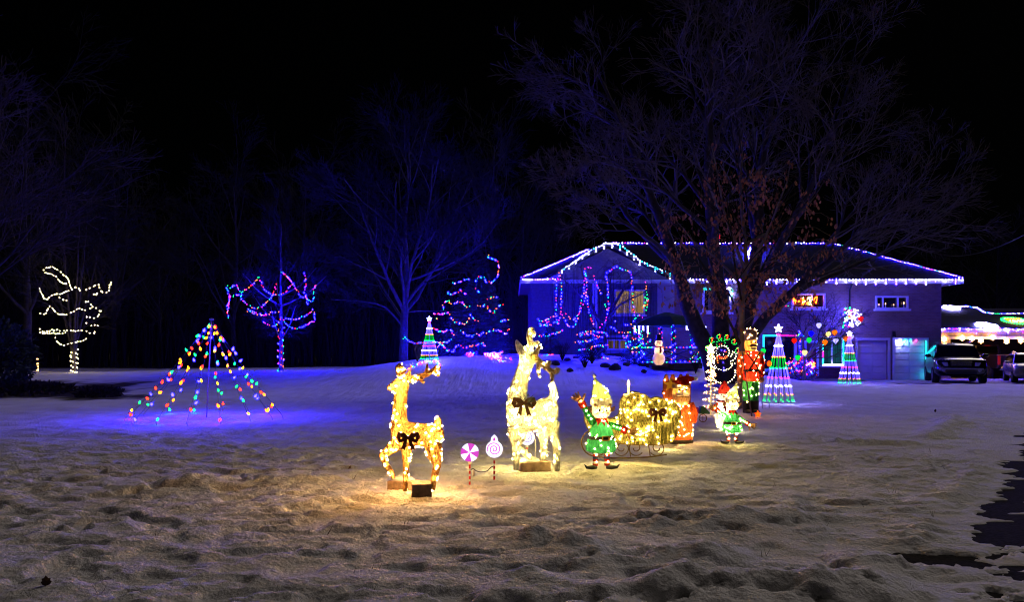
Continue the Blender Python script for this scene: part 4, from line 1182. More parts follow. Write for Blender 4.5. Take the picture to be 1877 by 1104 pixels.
for lab, paths in (
    ('pair of multicoloured strings hanging straight at the outer end of the weeping tree', [z4((340, 310), (320, 360), (315, 460), (310, 560), (318, 640), (330, 690)), z4((345, 330), (350, 450), (350, 560), (340, 640), (330, 690))]),
    ('multicoloured string dipping low in a wide loop on the weeping tree', [z4((360, 610), (380, 670), (415, 710), (450, 690), (475, 620), (495, 530), (515, 440), (520, 340), (525, 290), (560, 275), (575, 290))]),
    ('multicoloured string beside the wide loop in the middle of the weeping tree', [z4((380, 605), (420, 650), (465, 635), (500, 560), (530, 470), (535, 380), (530, 320)), z4((585, 330), (600, 390), (630, 450), (640, 480))]),
    ('multicoloured string running down to the lit bush under the weeping tree', [z4((535, 480), (550, 580), (565, 660), (590, 710))]),
    ('long multicoloured string hanging left of the curtained window', [z4((675, 330), (685, 400), (690, 480), (690, 560), (680, 640), (650, 690), (620, 720)), z4((660, 530), (690, 600))]),
    ('multicoloured string arching over the curtained window', [z4((675, 325), (710, 295), (750, 270), (800, 295), (850, 310), (860, 380), (865, 480), (870, 580), (880, 650), (850, 690), (795, 695))]),
    ('bunched multicoloured string hanging beside the pale wall panel', [z4((960, 375), (965, 450), (970, 520), (965, 590)), z4((950, 480), (975, 540), (940, 560), (985, 500), (930, 580)), z4((880, 650), (915, 625), (945, 645))]),
    ('low multicoloured swag between the weeping tree and the gazebo', [z4((705, 700), (750, 740), (800, 750), (830, 745)), z4((735, 665), (742, 672))]),
): string_light(lab, paths, .15, 'RGBABMB' if 'bunched' not in lab else 'RGGMA', .023, 1.0, GWE, .03)
def bed_conifer(label, px0, px1, pyb, pyt, Y, seed, rows, slab):
    cx = (px0 + px1) / 2; x = P(cx, pyb, Y).x
    R = (px1 - px0) / 2 / FPX * Y * 1.0; H = (pyb - pyt) / FPX * Y
    conifer('dwarf_spruce', label, Vector((x, Y, gz(x, Y) - .05)), R, H, seed, 420, NEED)
    string_light(slab, [zpath(rw, 3.942, 940, 420, Y, cx, (px1 - px0) / 2 * 1.05, R * .9, .1) for rw in rows], .10, 'RGBAB', .023, .9, None, .04)
bed_conifer('dwarf spruce with two tiers of lights at the dark end of the house', 985, 1032, 628, 575, 40.2, 41, [[(180, 655), (220, 670), (270, 645), (310, 630)], [(190, 690), (250, 700), (320, 670)], [(185, 705), (230, 690), (270, 660)], [(180, 770), (250, 770), (310, 755), (365, 730)]], 'multicoloured string round the dwarf spruce at the dark end of the house')
bed_conifer('dwarf spruce ringed with lights under the weeping tree', 1054, 1118, 652, 595, 38.0, 43, [[(460, 765), (520, 745), (580, 745), (640, 745), (690, 770)], [(480, 770), (560, 760), (620, 770)], [(450, 820), (520, 815), (600, 790), (650, 780)], [(470, 870), (540, 870), (600, 850), (680, 845)], [(650, 900), (660, 940), (690, 940), (640, 930)]], 'multicoloured string round the dwarf spruce under the weeping tree')
string_light('single loose multicoloured string over the snow by the gazebo', [[on_ground(x, y) for x, y in ((1122, 639), (1135, 641), (1150, 646), (1160, 650), (1168, 656))]], .13, 'RGBAB', .03, .8, None, .05)
string_light('four coloured lights lying on the snow behind the white deer antlers', [[on_ground(x, y) for x, y in ((992, 653), (1002, 654), (1014, 652))]], .17, 'RGAR', .023, .8, None, .02)

# twiggy bed shrubs and rocks on the mound
def twig_shrub(label, px, py, Y, h, wdt, seed):
    x = P(px, py, Y).x; r = random.Random(seed); mb = MB()
    t = thing('twiggy_shrub', label, 'shrub', (x, Y, gz(x, Y) - .02), 0, 'bare twiggy shrubs in the front bed')
    for i in range(26):
        a = r.uniform(0, 6.28); e = r.uniform(.3, 1) * wdt
        q = Vector((cos(a) * e * .5, sin(a) * e * .5, h * .55)); tip = Vector((cos(a) * e, sin(a) * e, h * r.uniform(.75, 1.1)))
        mb.tube([(0, 0, -.03), q, tip], [.014, .01, .006], 3, cap=False)
        for k in range(3): mb.tube([q.lerp(tip, r.random()), q.lerp(tip, r.random()) + rvec(r) * .15 + Vector((0, 0, .1))], .005, 3, cap=False)
    mb.build('branch', TWIG, t, fix=False)
for a in (('upright bare twig shrub in the snow left of the weeping tree', 1031, 655, 36.5, .75, .4, 1), ('spreading bare twig shrub below the dwarf spruce', 1085, 662, 35.8, .7, .5, 2), ('low dense twig shrub in the snow in front of the bed', 1072, 672, 34.5, .45, .35, 3), ('bare twig shrub on the snow behind the golden deer antlers', 765, 665, 38, 1.0, .6, 4), ('dark twig shrub beside the gazebo steps', 1275, 685, 34.5, .5, .3, 5)): twig_shrub(*a)
ROCK = mat('field_stone', (.06, .055, .05), .9, .4, 5, .6)
def rock(label, px, py, Y, s, seed):
    x = P(px, py, Y).x; r = random.Random(seed)
    mb = MB().ell((0, 0, 0), (s, s * .75, s * .55), 10, 7)
    mb.v = [tuple(Vector(v) * (1 + .22 * (float(vnoise(np.array(v[0] / s * 2 + seed * 3), np.array(v[1] / s * 2 + v[2] / s * 2), seed)) - .5) * 2)) for v in mb.v]
    o = mb.build('rock', ROCK, None, smooth=True); o.location = (x, Y, gz(x, Y) + s * .12); o.rotation_euler = (0, 0, r.uniform(0, 6))
    tag(o, label, 'rock', 'stones in the snowy front bed')
for a in (('largest dark stone in the snow before the gazebo', 1127, 674, 34.3, .34, 1), ('flat dark stone next to the largest stone before the gazebo', 1110, 671, 34.8, .26, 2), ('dark stone below the low dense twig shrub', 1045, 681, 33.5, .2, 3), ('stone half buried near the upright twig shrub', 1040, 657, 36.5, .2, 4), ('small stone between the twig shrubs', 1056, 649, 37.5, .18, 5), ('long stone at the top of the snow mound', 1018, 664, 35.2, .28, 6), ('small stone beside the gazebo corner', 1148, 666, 35.5, .2, 7), ('stone at the foot of the gazebo post', 1180, 682, 33.8, .17, 8)): rock(*a)

# roof lines
rb_ = [Vector((EX0, EY0 - .05, EZ + .1)), Vector((EX0 + 4.8, RY, RZ + .06)), Vector((EX1 - 4.8, RY, RZ + .06)), Vector((EX1, EY0 - .05, EZ + .1))]
GR = 'lights outlining the house roof'
string_light('pink and violet string climbing the hip edge at the far end of the house roof', [[rb_[0], rb_[0].lerp(rb_[1], .5), rb_[0].lerp(rb_[1], .8)]], .13, 'VVWVBVM', .023, 1.0, GR, .02)
string_light('violet and white string under the eave at the far end of the house', [[Vector((EX0, EY0 - .08, EZ + .02)), Vector((1.6, EY0 - .08, EZ + .02)), Vector((2.6, EY0 - .08, EZ + .03))]], .13, 'VWVMV', .023, 1.0, GR, .02)
ga0 = Vector((GXC - GH * .75, 41.5, GP - (GP - GBZ) * .80)); gap = Vector((GXC, 41.5, GP + .1)); ga1 = Vector((GXC + GH * .55, 41.5, GP - (GP - GBZ) * .6 + .1)); ga2 = Vector((GXC + GH + .2, 41.5, GBZ + .05))
string_light('icy white dripping string on both slopes of the pointed gable', [[ga0, gap, ga1, ga2]], .14, 'WWWC', .023, 1.0, GR, .02, icicle=(3, (1, 2)))
string_light('icy white dripping string along the long front eave of the house', [[Vector((ga2.x, EY0 - .1, EZ + .02)), Vector((12, EY0 - .1, EZ)), Vector((18, EY0 - .1, EZ)), Vector((EX1, EY0 - .1, EZ))]], 0.17, 'WWVWWV', .023, 1.0, GR, .02, icicle=(3, (1, 2, 2)))
string_light('violet and multicoloured string along the ridge of the house roof', [[rb_[1], rb_[1].lerp(rb_[2], .5), rb_[2]]], .16, 'VVWVBVWVM', .023, 1.0, GR, .02)
string_light('violet and pink string down the hip edge towards the garage', [[rb_[2], rb_[2].lerp(rb_[3], .5), rb_[3]]], .14, 'VVWVVMVWG', .023, 1.0, GR, .02)
# roof ornaments: small arch and a candle row on the ridge
def roofp(px, py):
    k = (RZ - EZ) / (RY - EY0); d = Vector(((px - PW / 2) / FPX, 1, (HZ - py) / FPX)); t = (EZ - k * EY0 - EYE) / (d.z - k)
    return Vector((0, 0, EYE)) + d * t
ar = [roofp(1371, 481), roofp(1371, 470), roofp(1376, 458), roofp(1385, 446), roofp(1388, 442), roofp(1387, 455), roofp(1386, 466), roofp(1388, 478)]
string_light('violet arch-shaped light motif lying on the front roof slope', [[q + Vector((0, -.1, .15)) for q in ar]], .09, 'VVWBM', .04, 1.0, None, .02, cat='light motif', name='roof_motif')
string_light('green light beneath the violet arch on the roof slope', [[roofp(1377, 492) + Vector((-.08, -.1, .1)), roofp(1379, 493) + Vector((0, -.1, .12)), roofp(1381, 492) + Vector((.08, -.1, .1))]], .07, 'G', .07, 1.0, None, .01, cat='light motif', name='roof_motif')
for k, px in enumerate((1307, 1313, 1319)):
    b0 = Vector(((px - PW / 2) / FPX * RY, RY, RZ + .05))
    string_light(['first small lit candle motif on the roof ridge', 'middle small lit candle motif on the roof ridge', 'third small lit candle motif on the roof ridge'][k], [[b0, b0 + Vector((0, 0, .25)), b0 + Vector((.03, 0, .5))]], .12, 'RGM', .023, 1.0, 'candle motifs on the roof ridge', .01, cat='light motif', name='roof_motif')
# garage strings
e0 = Vector((gxa - .4, ra - .1, rz0 + .03)); e1 = Vector((gxb + .3, ra - .1, rz0 + .03))
pts = [e0.lerp(e1, i / 14) + Vector((0, 0, -.05 * (i % 2))) for i in range(15)]
string_light('violet and pink string with drips along the garage eave', [pts], .085, 'VVWVBM', .023, 1.0, 'lights outlining the garage roof', .03, icicle=(5, (1, 2)))
string_light('blue and white string across the upper garage roof', [[groof(1716, 566), groof(1740, 563), groof(1785, 563), groof(1805, 573), groof(1840, 576), groof(1877, 575), groof(1930, 575)]], .09, 'VWBGVW', .023, 1.0, 'lights outlining the garage roof', .02)
# window outlines with colour-changing tape
def tape(label, pts, keys, mult):
    base = Vector(pts[0]); t = thing('light_tape', label, 'light tape', base, 0, 'light tape round windows and doors')
    for i, (a, b) in enumerate(zip(pts, pts[1:])):
        k = keys[i % len(keys)]
        MB().tube([Vector(a) - base, Vector(b) - base], .028, 5).build('lit_tube', lamp(k, mult), t)
def rectpts(q, e, y, sides):
    x0, x1, z0, z1 = q
    return dict(t=((x0 + e, y, z1 - e), (x1 - e, y, z1 - e)), l=((x0 + e, y, z0 + e), (x0 + e, y, z1 - e)), r=((x1 - e, y, z0 + e), (x1 - e, y, z1 - e)), b=((x0 + e, y, z0 + e), (x1 - e, y, z0 + e)))[sides]
yy = YF - .12
a, b = rectpts(q5, .04, yy, 't'); m1 = tuple(Vector(a).lerp(Vector(b), .5))
tape('cyan and pink light tape over the big lower window', [rectpts(q5, .04, yy, 'l')[0], tuple(Vector(rectpts(q5, .04, yy, 'l')[0]).lerp(Vector(a), .4)), tuple(Vector(rectpts(q5, .04, yy, 'l')[0]).lerp(Vector(a), .6)), a, m1, b], 'CMCCM', .15)
l0, l1 = rectpts(q6, .04, yy, 'l'); b0_, b1_ = rectpts(q6, .04, yy, 'b'); r0_, r1_ = rectpts(q6, .04, yy, 'r'); t0_, t1_ = rectpts(q6, .04, yy, 't')
tape('cyan light tape framing the tall lower window', [l1, tuple(Vector(l1).lerp(Vector(l0), .5)), tuple(Vector(l1).lerp(Vector(l0), .75)), l0, b1_, r1_], 'CMCWC', .2)
x0, x1, z0, z1 = holes[9]
tape('cyan light tape down one side of the white garage door', [(x1 - .05, YF - .1, z0 + .05), (x1 - .05, YF - .1, z1 - .05)], 'C', .2)
bx0 = Vector((x0 + .1, YF - .06, z1 - .02)); bx1 = Vector((x1 - .35, YF - .06, z1 - .02))
string_light('short string of cyan and pink lights over the white garage door', [[bx0, bx0.lerp(bx1, .5), bx1]], .28, 'WCCMG', .05, 2.6, None, .01, seq=True)
x0, x1, z0, z1 = q1
string_light('green and white string along the top of the tall upper window', [[Vector((x0, YF - .12, z1 - .1)), Vector(((x0 + x1) / 2, YF - .12, z1 - .14)), Vector((x1, YF - .12, z1 - .1)), Vector((x1 - .04, YF - .12, (z0 + z1) / 2))]], .12, 'GGCGW', .04, 1.0, None, .02)
string_light('red and green lights gathered beside the small upper window', [[Vector((q2[0] - .35, YF - .08, q2[3] - .1)), Vector((q2[0] - .2, YF - .08, q2[3] - .25)), Vector((q2[0] - .45, YF - .08, q2[2] + .2)), Vector((q2[0] - .15, YF - .08, q2[2] + .1))]], .14, 'RGBG', .023, .8, None, .02)
# ================================================================== GAZEBO AND BLOW-MOULD SNOWMAN
Yg = 36.5; xg = P(1222, 672, Yg).x; zg = gz(xg, Yg)
gzb = thing('gazebo', 'small dark gazebo with green roof wrapped in multicoloured lights', 'gazebo', (xg, Yg, zg))
GREENR = board_mat('green_roof', (.02, .06, .045), .07)
n = 6; Rg = 1.5; ez = 1.75
def hexp(R, z, k): 
    a = pi / 6 + k * pi / 3
    return Vector((R * cos(a), R * sin(a), z))
rfm = MB(); ring0 = [hexp(1.85, ez, k) for k in range(6)]; ring1 = [hexp(.9, ez + .42, k) for k in range(6)]; top = [hexp(.12, ez + .62, k) for k in range(6)]
rfm.add(ring0 + ring1 + top, [(i, (i + 1) % 6, 6 + (i + 1) % 6, 6 + i) for i in range(6)] + [(6 + i, 6 + (i + 1) % 6, 12 + (i + 1) % 6, 12 + i) for i in range(6)] + [(12, 13, 14, 15, 16, 17), (5, 4, 3, 2, 1, 0)])
rfm.build('roof', GREENR, gzb)
MB().lathe([(1.62, -.12), (1.62, .12), (1.58, .14)], 6).build('deck', DARKW, gzb).rotation_euler = (0, 0, pi / 6)
gl = []; gk = []
for k in range(6):
    a = hexp(Rg, .14, k); b = hexp(Rg, ez, k)
    MB().box((a + b) / 2, (.12, .12, ez - .14), rz=pi / 6 + k * pi / 3).build('post', DARKW, gzb)
    for q in along(smoothpath([a.lerp(b, i / 30) + Vector((cos(i * 1.2) * .09, sin(i * 1.2) * .09, 0)) for i in range(31)], .1), .13): gl.append(q)
    if k != 4:
        a2, b2 = hexp(Rg, .14, k), hexp(Rg, .14, (k + 1) % 6)
        rl = MB()
        up = Vector((0, 0, .62))
        rl.tube([a2 + up, b2 + up], .035, 4); rl.tube([a2 + Vector((0, 0, .08)), b2 + Vector((0, 0, .08))], .03, 4)
        rl.tube([a2 + Vector((0, 0, .1)), b2 + up * .97], .03, 4); rl.tube([b2 + Vector((0, 0, .1)), a2 + up * .97], .03, 4)
        rl.build('railing', DARKW, gzb)
        for q in along([a2 + up + Vector((0, 0, .05)), b2 + up + Vector((0, 0, .05))], .16): gl.append(q)
        for q in along([a2, b2], .22): gl.append(q + Vector((0, 0, .03)))
gk = [rng.choice('RGBABG') for _ in gl]
lights(gzb, gl, gk, .021, 1.0)
# meteor tubes hanging from the eave
for i in range(13):
    k = [3, 4, 5][i % 3] if i < 9 else [3, 4, 5, 4][i - 9]
    t_ = rng.random(); q = hexp(1.8, ez - .02, k).lerp(hexp(1.8, ez - .02, (k + 1) % 6), (i * .37) % 1)
    h_ = rng.choice((.18, .25, .32))
    MB().tube([q, q - Vector((0, 0, h_))], .022, 5).build('icicle_light', lamp('W', .06 + .09 * (i % 3 == 0)), gzb)
string_light('dense blanket of multicoloured lights on the bush at the gazebo side', [[P(x, y, 35.8 + .5 * sin(i)) for i, (x, y) in enumerate(((1143, 622), (1150, 612), (1160, 622), (1148, 634), (1165, 636), (1175, 618), (1168, 606), (1180, 628), (1158, 645), (1172, 650), (1186, 640), (1190, 612)))]], .09, 'BRGABB', .022, 1.0, None, .1)
xq = P(1165, 655, 36).x
conifer('dwarf_spruce', 'dark dwarf spruce hidden in lights at the gazebo side', Vector((xq, 36.2, gz(xq, 36.2) - .05)), .75, 1.35, 47, 420, NEED)

GLOWW = lucent('white_plastic', (.85, .82, .78), .55, 8, .08)
def snowman(label, base, H, hat, scarf, inner, nb, rz=0, surf=None, bulbs=0, arms=None, face=True, hatlit=None, bk='H'):
    t = thing('snowman', label, 'snowman', base, rz)
    mb = MB()
    mb.ell((0, 0, .22 * H), (.20 * H, .18 * H, .22 * H), 18, 12); mb.ell((0, 0, .48 * H), (.155 * H, .14 * H, .16 * H), 16, 10); mb.ell((0, 0, .71 * H), (.125 * H, .115 * H, .125 * H), 16, 10)
    bd = shell('body', mb, surf or GLOWW, t, .016 * max(1, H), 8)
    pts = [(rng.uniform(-.06, .06) * H, rng.uniform(-.05, .05) * H, H * z) for z in np.linspace(.1, .75, nb)]
    lights(t, pts, [bk] * nb, .03, inner, name='inner_bulbs')
    if bulbs:
        lights(t, sample_obj(bd, bulbs, .008), [bk] * bulbs, .016, .9)
    ht = MB(); z = .80 * H
    if hat == 'top':
        ht.lathe([(.15 * H, z), (.15 * H, z + .02 * H), (.10 * H, z + .022 * H), (.095 * H, z + .19 * H), (.0, z + .192 * H)], 18)
        ht.build('hat', BLACKM, t)
    else:
        ht.lathe([(.125 * H, z - .04 * H), (.13 * H, z + .02 * H), (.09 * H, z + .1 * H), (.04 * H, z + .17 * H), (.03 * H, z + .2 * H), (.0, z + .23 * H)], 16)
        ht.build('hat', lucent('red_cloth', (.75, .05, .03), .5, 30), t, smooth=True)
    sc = MB(); sc.tube([(.135 * H * cos(a) , .125 * H * sin(a), .605 * H) for a in np.linspace(0, 2 * pi, 20)], .022 * H, 6)
    sc.box((.03 * H, -.15 * H, .50 * H), (.045 * H, .02 * H, .19 * H), rx=.08)
    sc.build('scarf', scarf, t)
    if face:
        for s in (-1, 1): MB().ell((s * .045 * H, -.112 * H, .74 * H), (.013 * H,) * 3, 8, 6).build('eye', BLACKM, t)
        MB().lathe([(.02 * H, 0), (.012 * H, .05 * H), (.001, .1 * H)], 8).build('nose', mat('carrot', (.7, .2, .03), .6), t).matrix_local = Matrix.Translation((0, -.11 * H, .70 * H)) @ Matrix.Rotation(radians(90), 4, 'X')
    for k in range(3): MB().ell((0, -.15 * H - .01 * (k == 0), (.40 + .07 * k) * H), (.013 * H,) * 3, 8, 6).build('button', BLACKM, t)
    return t
REDC = mat('red_felt', (.45, .02, .02), .8, .2, 20)
ps = P(1206, 672, 35.2)
sm = snowman('pinkish glowing plastic snowman in black top hat at the gazebo', (ps.x, 35.0, zg + .02), 1.35, 'top', REDC, .8, 6)
MB().tube([(.2, -.16, .62), (.32, -.2, .5)], .025, 6).build('arm', BLACKM, sm)
MB().box((0, .05, -.02), (.7, .6, .10)).build('stand', DARKW, sm)

# ================================================================== CONE LIGHT TREES
STARP = lambda R, r_, n=5, rot=pi / 2: [((R if i % 2 == 0 else r_) * cos(rot + i * pi / n), (R if i % 2 == 0 else r_) * sin(rot + i * pi / n)) for i in range(2 * n)]
def cone_tree(label, base, H, R):
    t = thing('light_cone_tree', label, 'light tree', base, 0, 'cone trees of coloured light strands')
    MB().tube([(0, 0, -.1), (0, 0, H * .93)], .014, 6).build('pole', METAL, t)
    MB().tube([(R * cos(a), R * sin(a), .03) for a in np.linspace(0, 2 * pi, 29)], .009, 5, cap=False).build('base_ring', METAL, t)
    rows = [(.98, 'M'), (.82, 'W'), (.66, 'A'), (.50, 'G'), (.36, 'M'), (.24, 'W'), (.12, 'A'), (.03, 'G')]
    seg = ['W', 'W', 'W', 'G', 'W', 'W', 'W', 'G']
    ks = ['W', 'G']; bl = []; bk = []
    zt = H * .88
    for k in range(14):
        a = 2 * pi * k / 14 + .2
        def pt(f): return Vector((R * (1 - f * .93) * cos(a), R * (1 - f * .93) * sin(a), .02 + f * zt))
        s = MB(); fr = [r_[0] for r_ in rows]
        for i in range(len(fr) - 1):
            s.tube([pt(fr[i]), pt(fr[i + 1])], .005, 4, mi=ks.index('G' if i in (2, 6) else 'W'))
        s.build('strand', [lamp('L', 1.0), lamp('G', .09)], t)
        for f, c in rows:
            bl.append(pt(f)); bk.append(c)
    lights(t, bl, bk, .019, .7, ico=True)
    st = MB().prism([(x, z + H * .95) for x, z in STARP(.13, .055)], -.02, .02).build('star', lamp('W', .1), t)
    return t
b = P(1427, 741, 23.2); cone_tree('nearest light cone tree glowing green at its foot right of the toy soldier', (b.x, 23.2, gz(b.x, 23.2)), 2.24, .43)
b = P(1557, 706, 35.7); cone_tree('light cone tree standing close to the house garage doors', (b.x, 35.7, gz(b.x, 35.7)), 2.36, .48)
b = P(787, 672, 37.5); cone_tree('distant light cone tree on the mound beside the spruce', (b.x, 37.5, gz(b.x, 37.5)), 2.0, .42)

# ================================================================== MEGA TREE OF BIG BULBS
Ym = 18.35; b = P(378, 766, Ym); bm0 = Vector((b.x, Ym, gz(b.x, Ym)))
mt_ = thing('pole_light_tree', 'pole tree of widely spaced big coloured bulbs on the open lawn', 'light tree', bm0)
apex = P(388, 586, Ym) - bm0
MB().tube([(0, 0, -.15), apex + Vector((0, 0, .04))], [.016, .012], 8).build('pole', mat('grey_pole', (.22, .2, .22), .4, .1, 5, metal=.6), mt_)
MB().lathe([(.05, -.02), (.05, .02), (.02, .03)], 10, apex).build('pole_cap', METAL, mt_)
bulbm = {}
def c9_mesh(k):
    if k not in bulbm:
        mb = MB().lathe([(.011, .03), (.012, .014), (.020, .0), (.028, -.018), (.026, -.034), (.014, -.052), (.001, -.060)], 8, mi=0)
        mb.lathe([(.013, .05), (.013, .03), (.012, .028)], 6, mi=1)
        bulbm[k] = mb.mesh('bulb', [lamp(k, {'B': .5, 'R': 1.4, 'A': 1.0, 'G': 1.0, 'Q': .9, 'M': 1.2}[k]), WIRE])
    return bulbm[k]
Rm = 1.66; cabs = 16; order = 'ARGBQRBGAQRAGB'
cnt = 0
for k in range(cabs):
    a = 2 * pi * k / cabs + .13
    foot = Vector((Rm * cos(a), Rm * sin(a) * 1.0, .03)); path = [apex + (foot - apex) * (i / 20) - Vector((0, 0, .10 * sin(pi * i / 20))) for i in range(21)]
    MB().tube(path, .0035, 3, cap=False).build('cable', WIRE, mt_, fix=False)
    MB().tube([foot, foot + Vector((.03, 0, -.12))], .006, 4).build('stake', METAL, mt_)
    for j, q in enumerate(along(path[rng.randint(0,2):], rng.uniform(.30, .40))):
        kk = order[(k * 5 + j * 3 + (k * j) % 4) % len(order)]
        o = bpy.data.objects.new('bulb', c9_mesh(kk)); C.objects.link(o); o.parent = mt_
        q = q + Vector((rng.uniform(-.05, .05), rng.uniform(-.05, .05), rng.uniform(-.03, .03)))
        q.z = max(q.z, .075)
        o.location = q; o.rotation_euler = (rng.uniform(-.7, .7), rng.uniform(-.7, .7), 0); s = rng.uniform(.8, 1.08); o.scale = (s, s, s)
        cnt += 1

# ================================================================== STAR AND CANDLE STAKES
b = P(69, 690, 44.5)
o = thing('candle_stake', 'thin glowing orange candle stake beside a dark trunk at far left', 'candle', (b.x, 44.5, gz(b.x, 44.5)))
MB().tube([(0, 0, 0), (0, 0, .6)], .05, 8).build('candle_tube', lamp('H', 0.0384), o); MB().lathe([(.03, .6), (.06, .66), (.03, .74), (.002, .80)], 8).build('flame', lamp('H', 0.096), o); MB().lathe([(.08, -.02), (.08, .02), (.05, .03)], 8).build('foot', METAL, o)

# seven star lanterns under the garage eave
nm = ['first', 'second', 'third', 'fourth', 'fifth', 'sixth', 'seventh']
for i, (px, py) in enumerate(((1731, 622), (1764, 620), (1782, 621), (1798, 625), (1820, 619), (1845, 626), (1871, 625))):
    q = P(px, py, GY_ - .22)
    t = thing('star_lantern', '%s glowing star lantern from the house along the garage eave' % nm[i], 'lantern', q, 0, 'star lanterns hanging under the garage eave')
    MB().prism(STARP(.15, .075, 6), -.03, .03).build('star', lamp('H', .26), t)
    MB().tube([(0, 0, .14), (0, .0, 2.6 - q.z)], .006, 4).build('hook', BLACKM, t)

# motifs on the garage roof
k_ = math.atan2(rz1 - rz0, rb - ra)
def roof_motif(name, label, px, py):
    t = thing(name, label, 'light motif', groof(px, py) + Vector((0, -.05, .08)), 0); t.rotation_euler = (k_, 0, 0)
    return t
t = roof_motif('snowflake_motif', 'white snowflake of lights at the top of the garage roof by the house', 1743, 567)
pts = []; fm = MB()
for k in range(6):
    a = k * pi / 3; d = Vector((cos(a), sin(a), 0)); e = Vector((-sin(a), cos(a), 0))
    fm.tube([(0, 0, 0), d * .46], .008, 4)
    pts += [d * .46 * f for f in (.2, .4, .6, .8, 1)]
    for s in (-1, 1):
        for f in (.45, .75):
            fm.tube([d * .46 * f, d * (.46 * f + .1) + e * s * .12], .008, 4); pts += [d * (.46 * f + .05) + e * s * .06, d * (.46 * f + .1) + e * s * .12]
fm.build('frame', METAL, t); lights(t, pts, ['W'] * len(pts), .04, .6)
t = roof_motif('glowing_motif', 'white leaf-shaped motif of dense lights low on the garage roof', 1808, 600)
pts = [Vector((rng.uniform(-.55, .55), 0, 0)) for _ in range(150)]
pts = [Vector((p_.x, rng.uniform(-1, 1) * .75 * (1 - (abs(p_.x) / .6) ** 1.6), 0)) for p_ in pts]
ol = [Vector((.6 * cos(a), .8 * sin(a) * abs(sin(a)) ** .3, -.01)) for a in np.linspace(0, 2 * pi, 30)]
MB().tube(ol, .01, 4, cap=False).build('frame', METAL, t); lights(t, pts, ['W'] * 150, .035, .6)
t = roof_motif('wreath_motif', 'green oval wreath of lights with red and gold centre on the garage roof', 1862, 591)
pts = []; ks = []
for R_ in (.75, .62):
    for a in np.linspace(0, 2 * pi, 34, endpoint=False): pts.append(Vector((R_ * cos(a), R_ * .95 * sin(a), 0))); ks.append('G')
for k in range(4):
    for i in range(8): pts.append(Vector((-.36 + .24 * k + rng.uniform(-.07, .07), -.25 + .09 * i, .02))); ks.append('O' if i > 4 else rng.choice('HO'))
MB().tube([(.68 * cos(a), .65 * sin(a), -.02) for a in np.linspace(0, 2 * pi, 30)], .01, 4, cap=False).build('frame', METAL, t); lights(t, pts, ks, .035, 1.2)

# ================================================================== SMALL TREE HUNG WITH GIANT BULBS
Yh = 38.0; bx = P(1474, 690, Yh).x; B5 = Vector((bx, Yh, gz(bx, Yh) - .05))
def L5(x, y, dy=0): return P(x, y, Yh + dy) - B5
limb_tree('bare_tree', 'small leaning bare tree hung with giant coloured bulbs before the lower windows', B5, [
    ([L5(1474, 695), L5(1476, 660), L5(1500, 630), L5(1530, 600), L5(1555, 575)], .09, .02, 2, 9), ([L5(1475, 665), L5(1470, 620), L5(1465, 585), L5(1455, 560)], .06, .015, 2, 7), ([L5(1480, 655), L5(1500, 610, .6), L5(1510, 575, .8)], .05, .015, 2, 7), ([L5(1490, 640), L5(1540, 615, -.6), L5(1575, 605, -.8)], .04, .012, 2, 5)], dict(CFG, rmin=.006), 91, BARKP)
gbm = {}
cn = {'R': 'red', 'G': 'green', 'B': 'white', 'A': 'orange', 'Y': 'yellow', 'W': 'white'}
spots = [(1501, 596, 'W', 'highest giant white bulb on the leaning tree'), (1487, 611, 'B', 'blue sparkling giant bulb left of the highest white one'), (1483, 623, 'G', 'green giant bulb in the middle of the leaning tree'), (1518, 612, 'Y', 'yellow giant bulb beside the orange one above the tall window'), (1530, 609, 'A', 'orange giant bulb high at the window side of the leaning tree'), (1512, 627, 'A', 'orange giant bulb over the corner of the tall window'), (1532, 624, 'W', 'white giant bulb hanging in front of the tall window'), (1550, 620, 'A', 'orange giant bulb touching the far cone tree top'), (1560, 617, 'W', 'white giant bulb behind the far cone tree star'), (1475, 646, 'Y', 'bright yellow giant bulb low on the leaning tree'), (1456, 624, 'R', 'red giant bulb at the corner of the big window'), (1399, 643, 'G', 'lime giant bulb in front of the big window'), (1578, 584, 'R', 'red giant bulb right of the white snowflake'), (1462, 655, 'G', 'pale green giant bulb just above the lit bed')]
for px, py, k, lab in spots:
    q = P(px, py, Yh + rng.uniform(-.5, .3))
    t = thing('giant_bulb', lab, 'light bulb', q, 0, 'giant bulbs on the leaning tree')
    MB().lathe([(.05, .09), (.10, .06), (.125, 0), (.10, -.07), (.05, -.13), (.005, -.17)], 12).build('globe', lamp(k, {'W': .007, 'B': .0022, 'G': .09, 'A': .1, 'R': .08, 'Y': .013}[k]), t, smooth=True)
    MB().lathe([(.045, .08), (.05, .15), (.02, .17)], 10).build('cap', WIRE, t)
    MB().tube([(0, 0, .16), (.03, .02, .45)], .006, 4).build('cord', WIRE, t)
# snowflake with coloured bulbs on the downspout
q = P(1564, 583, 41.6); t = thing('snowflake_motif', 'white snowflake with green and red bulbs on the house wall above the far cone tree', 'light motif', q)
pts = []; fm = MB()
for k in range(6):
    a = k * pi / 3 + .2; d = Vector((cos(a), 0, sin(a))); e = Vector((-sin(a), 0, cos(a)))
    fm.tube([(0, 0, 0), d * .42], .008, 4); pts += [d * .42 * f for f in (.15, .35, .55, .75, 1)]
    for s in (-1, 1):
        for f in (.5, .8): fm.tube([d * .42 * f, d * (.42 * f + .09) + e * s * .1], .008, 4); pts += [d * (.42 * f + .09) + e * s * .1]
fm.build('frame', METAL, t); lights(t, pts, ['W'] * len(pts), .026, .35)
cl_ = [Vector((-.3 + rng.uniform(-.25, .2), .05, rng.uniform(-.5, .5))) for _ in range(26)]
lights(t, cl_, [rng.choice('GGRABM') for _ in cl_], .05, .8, name='bulbs')
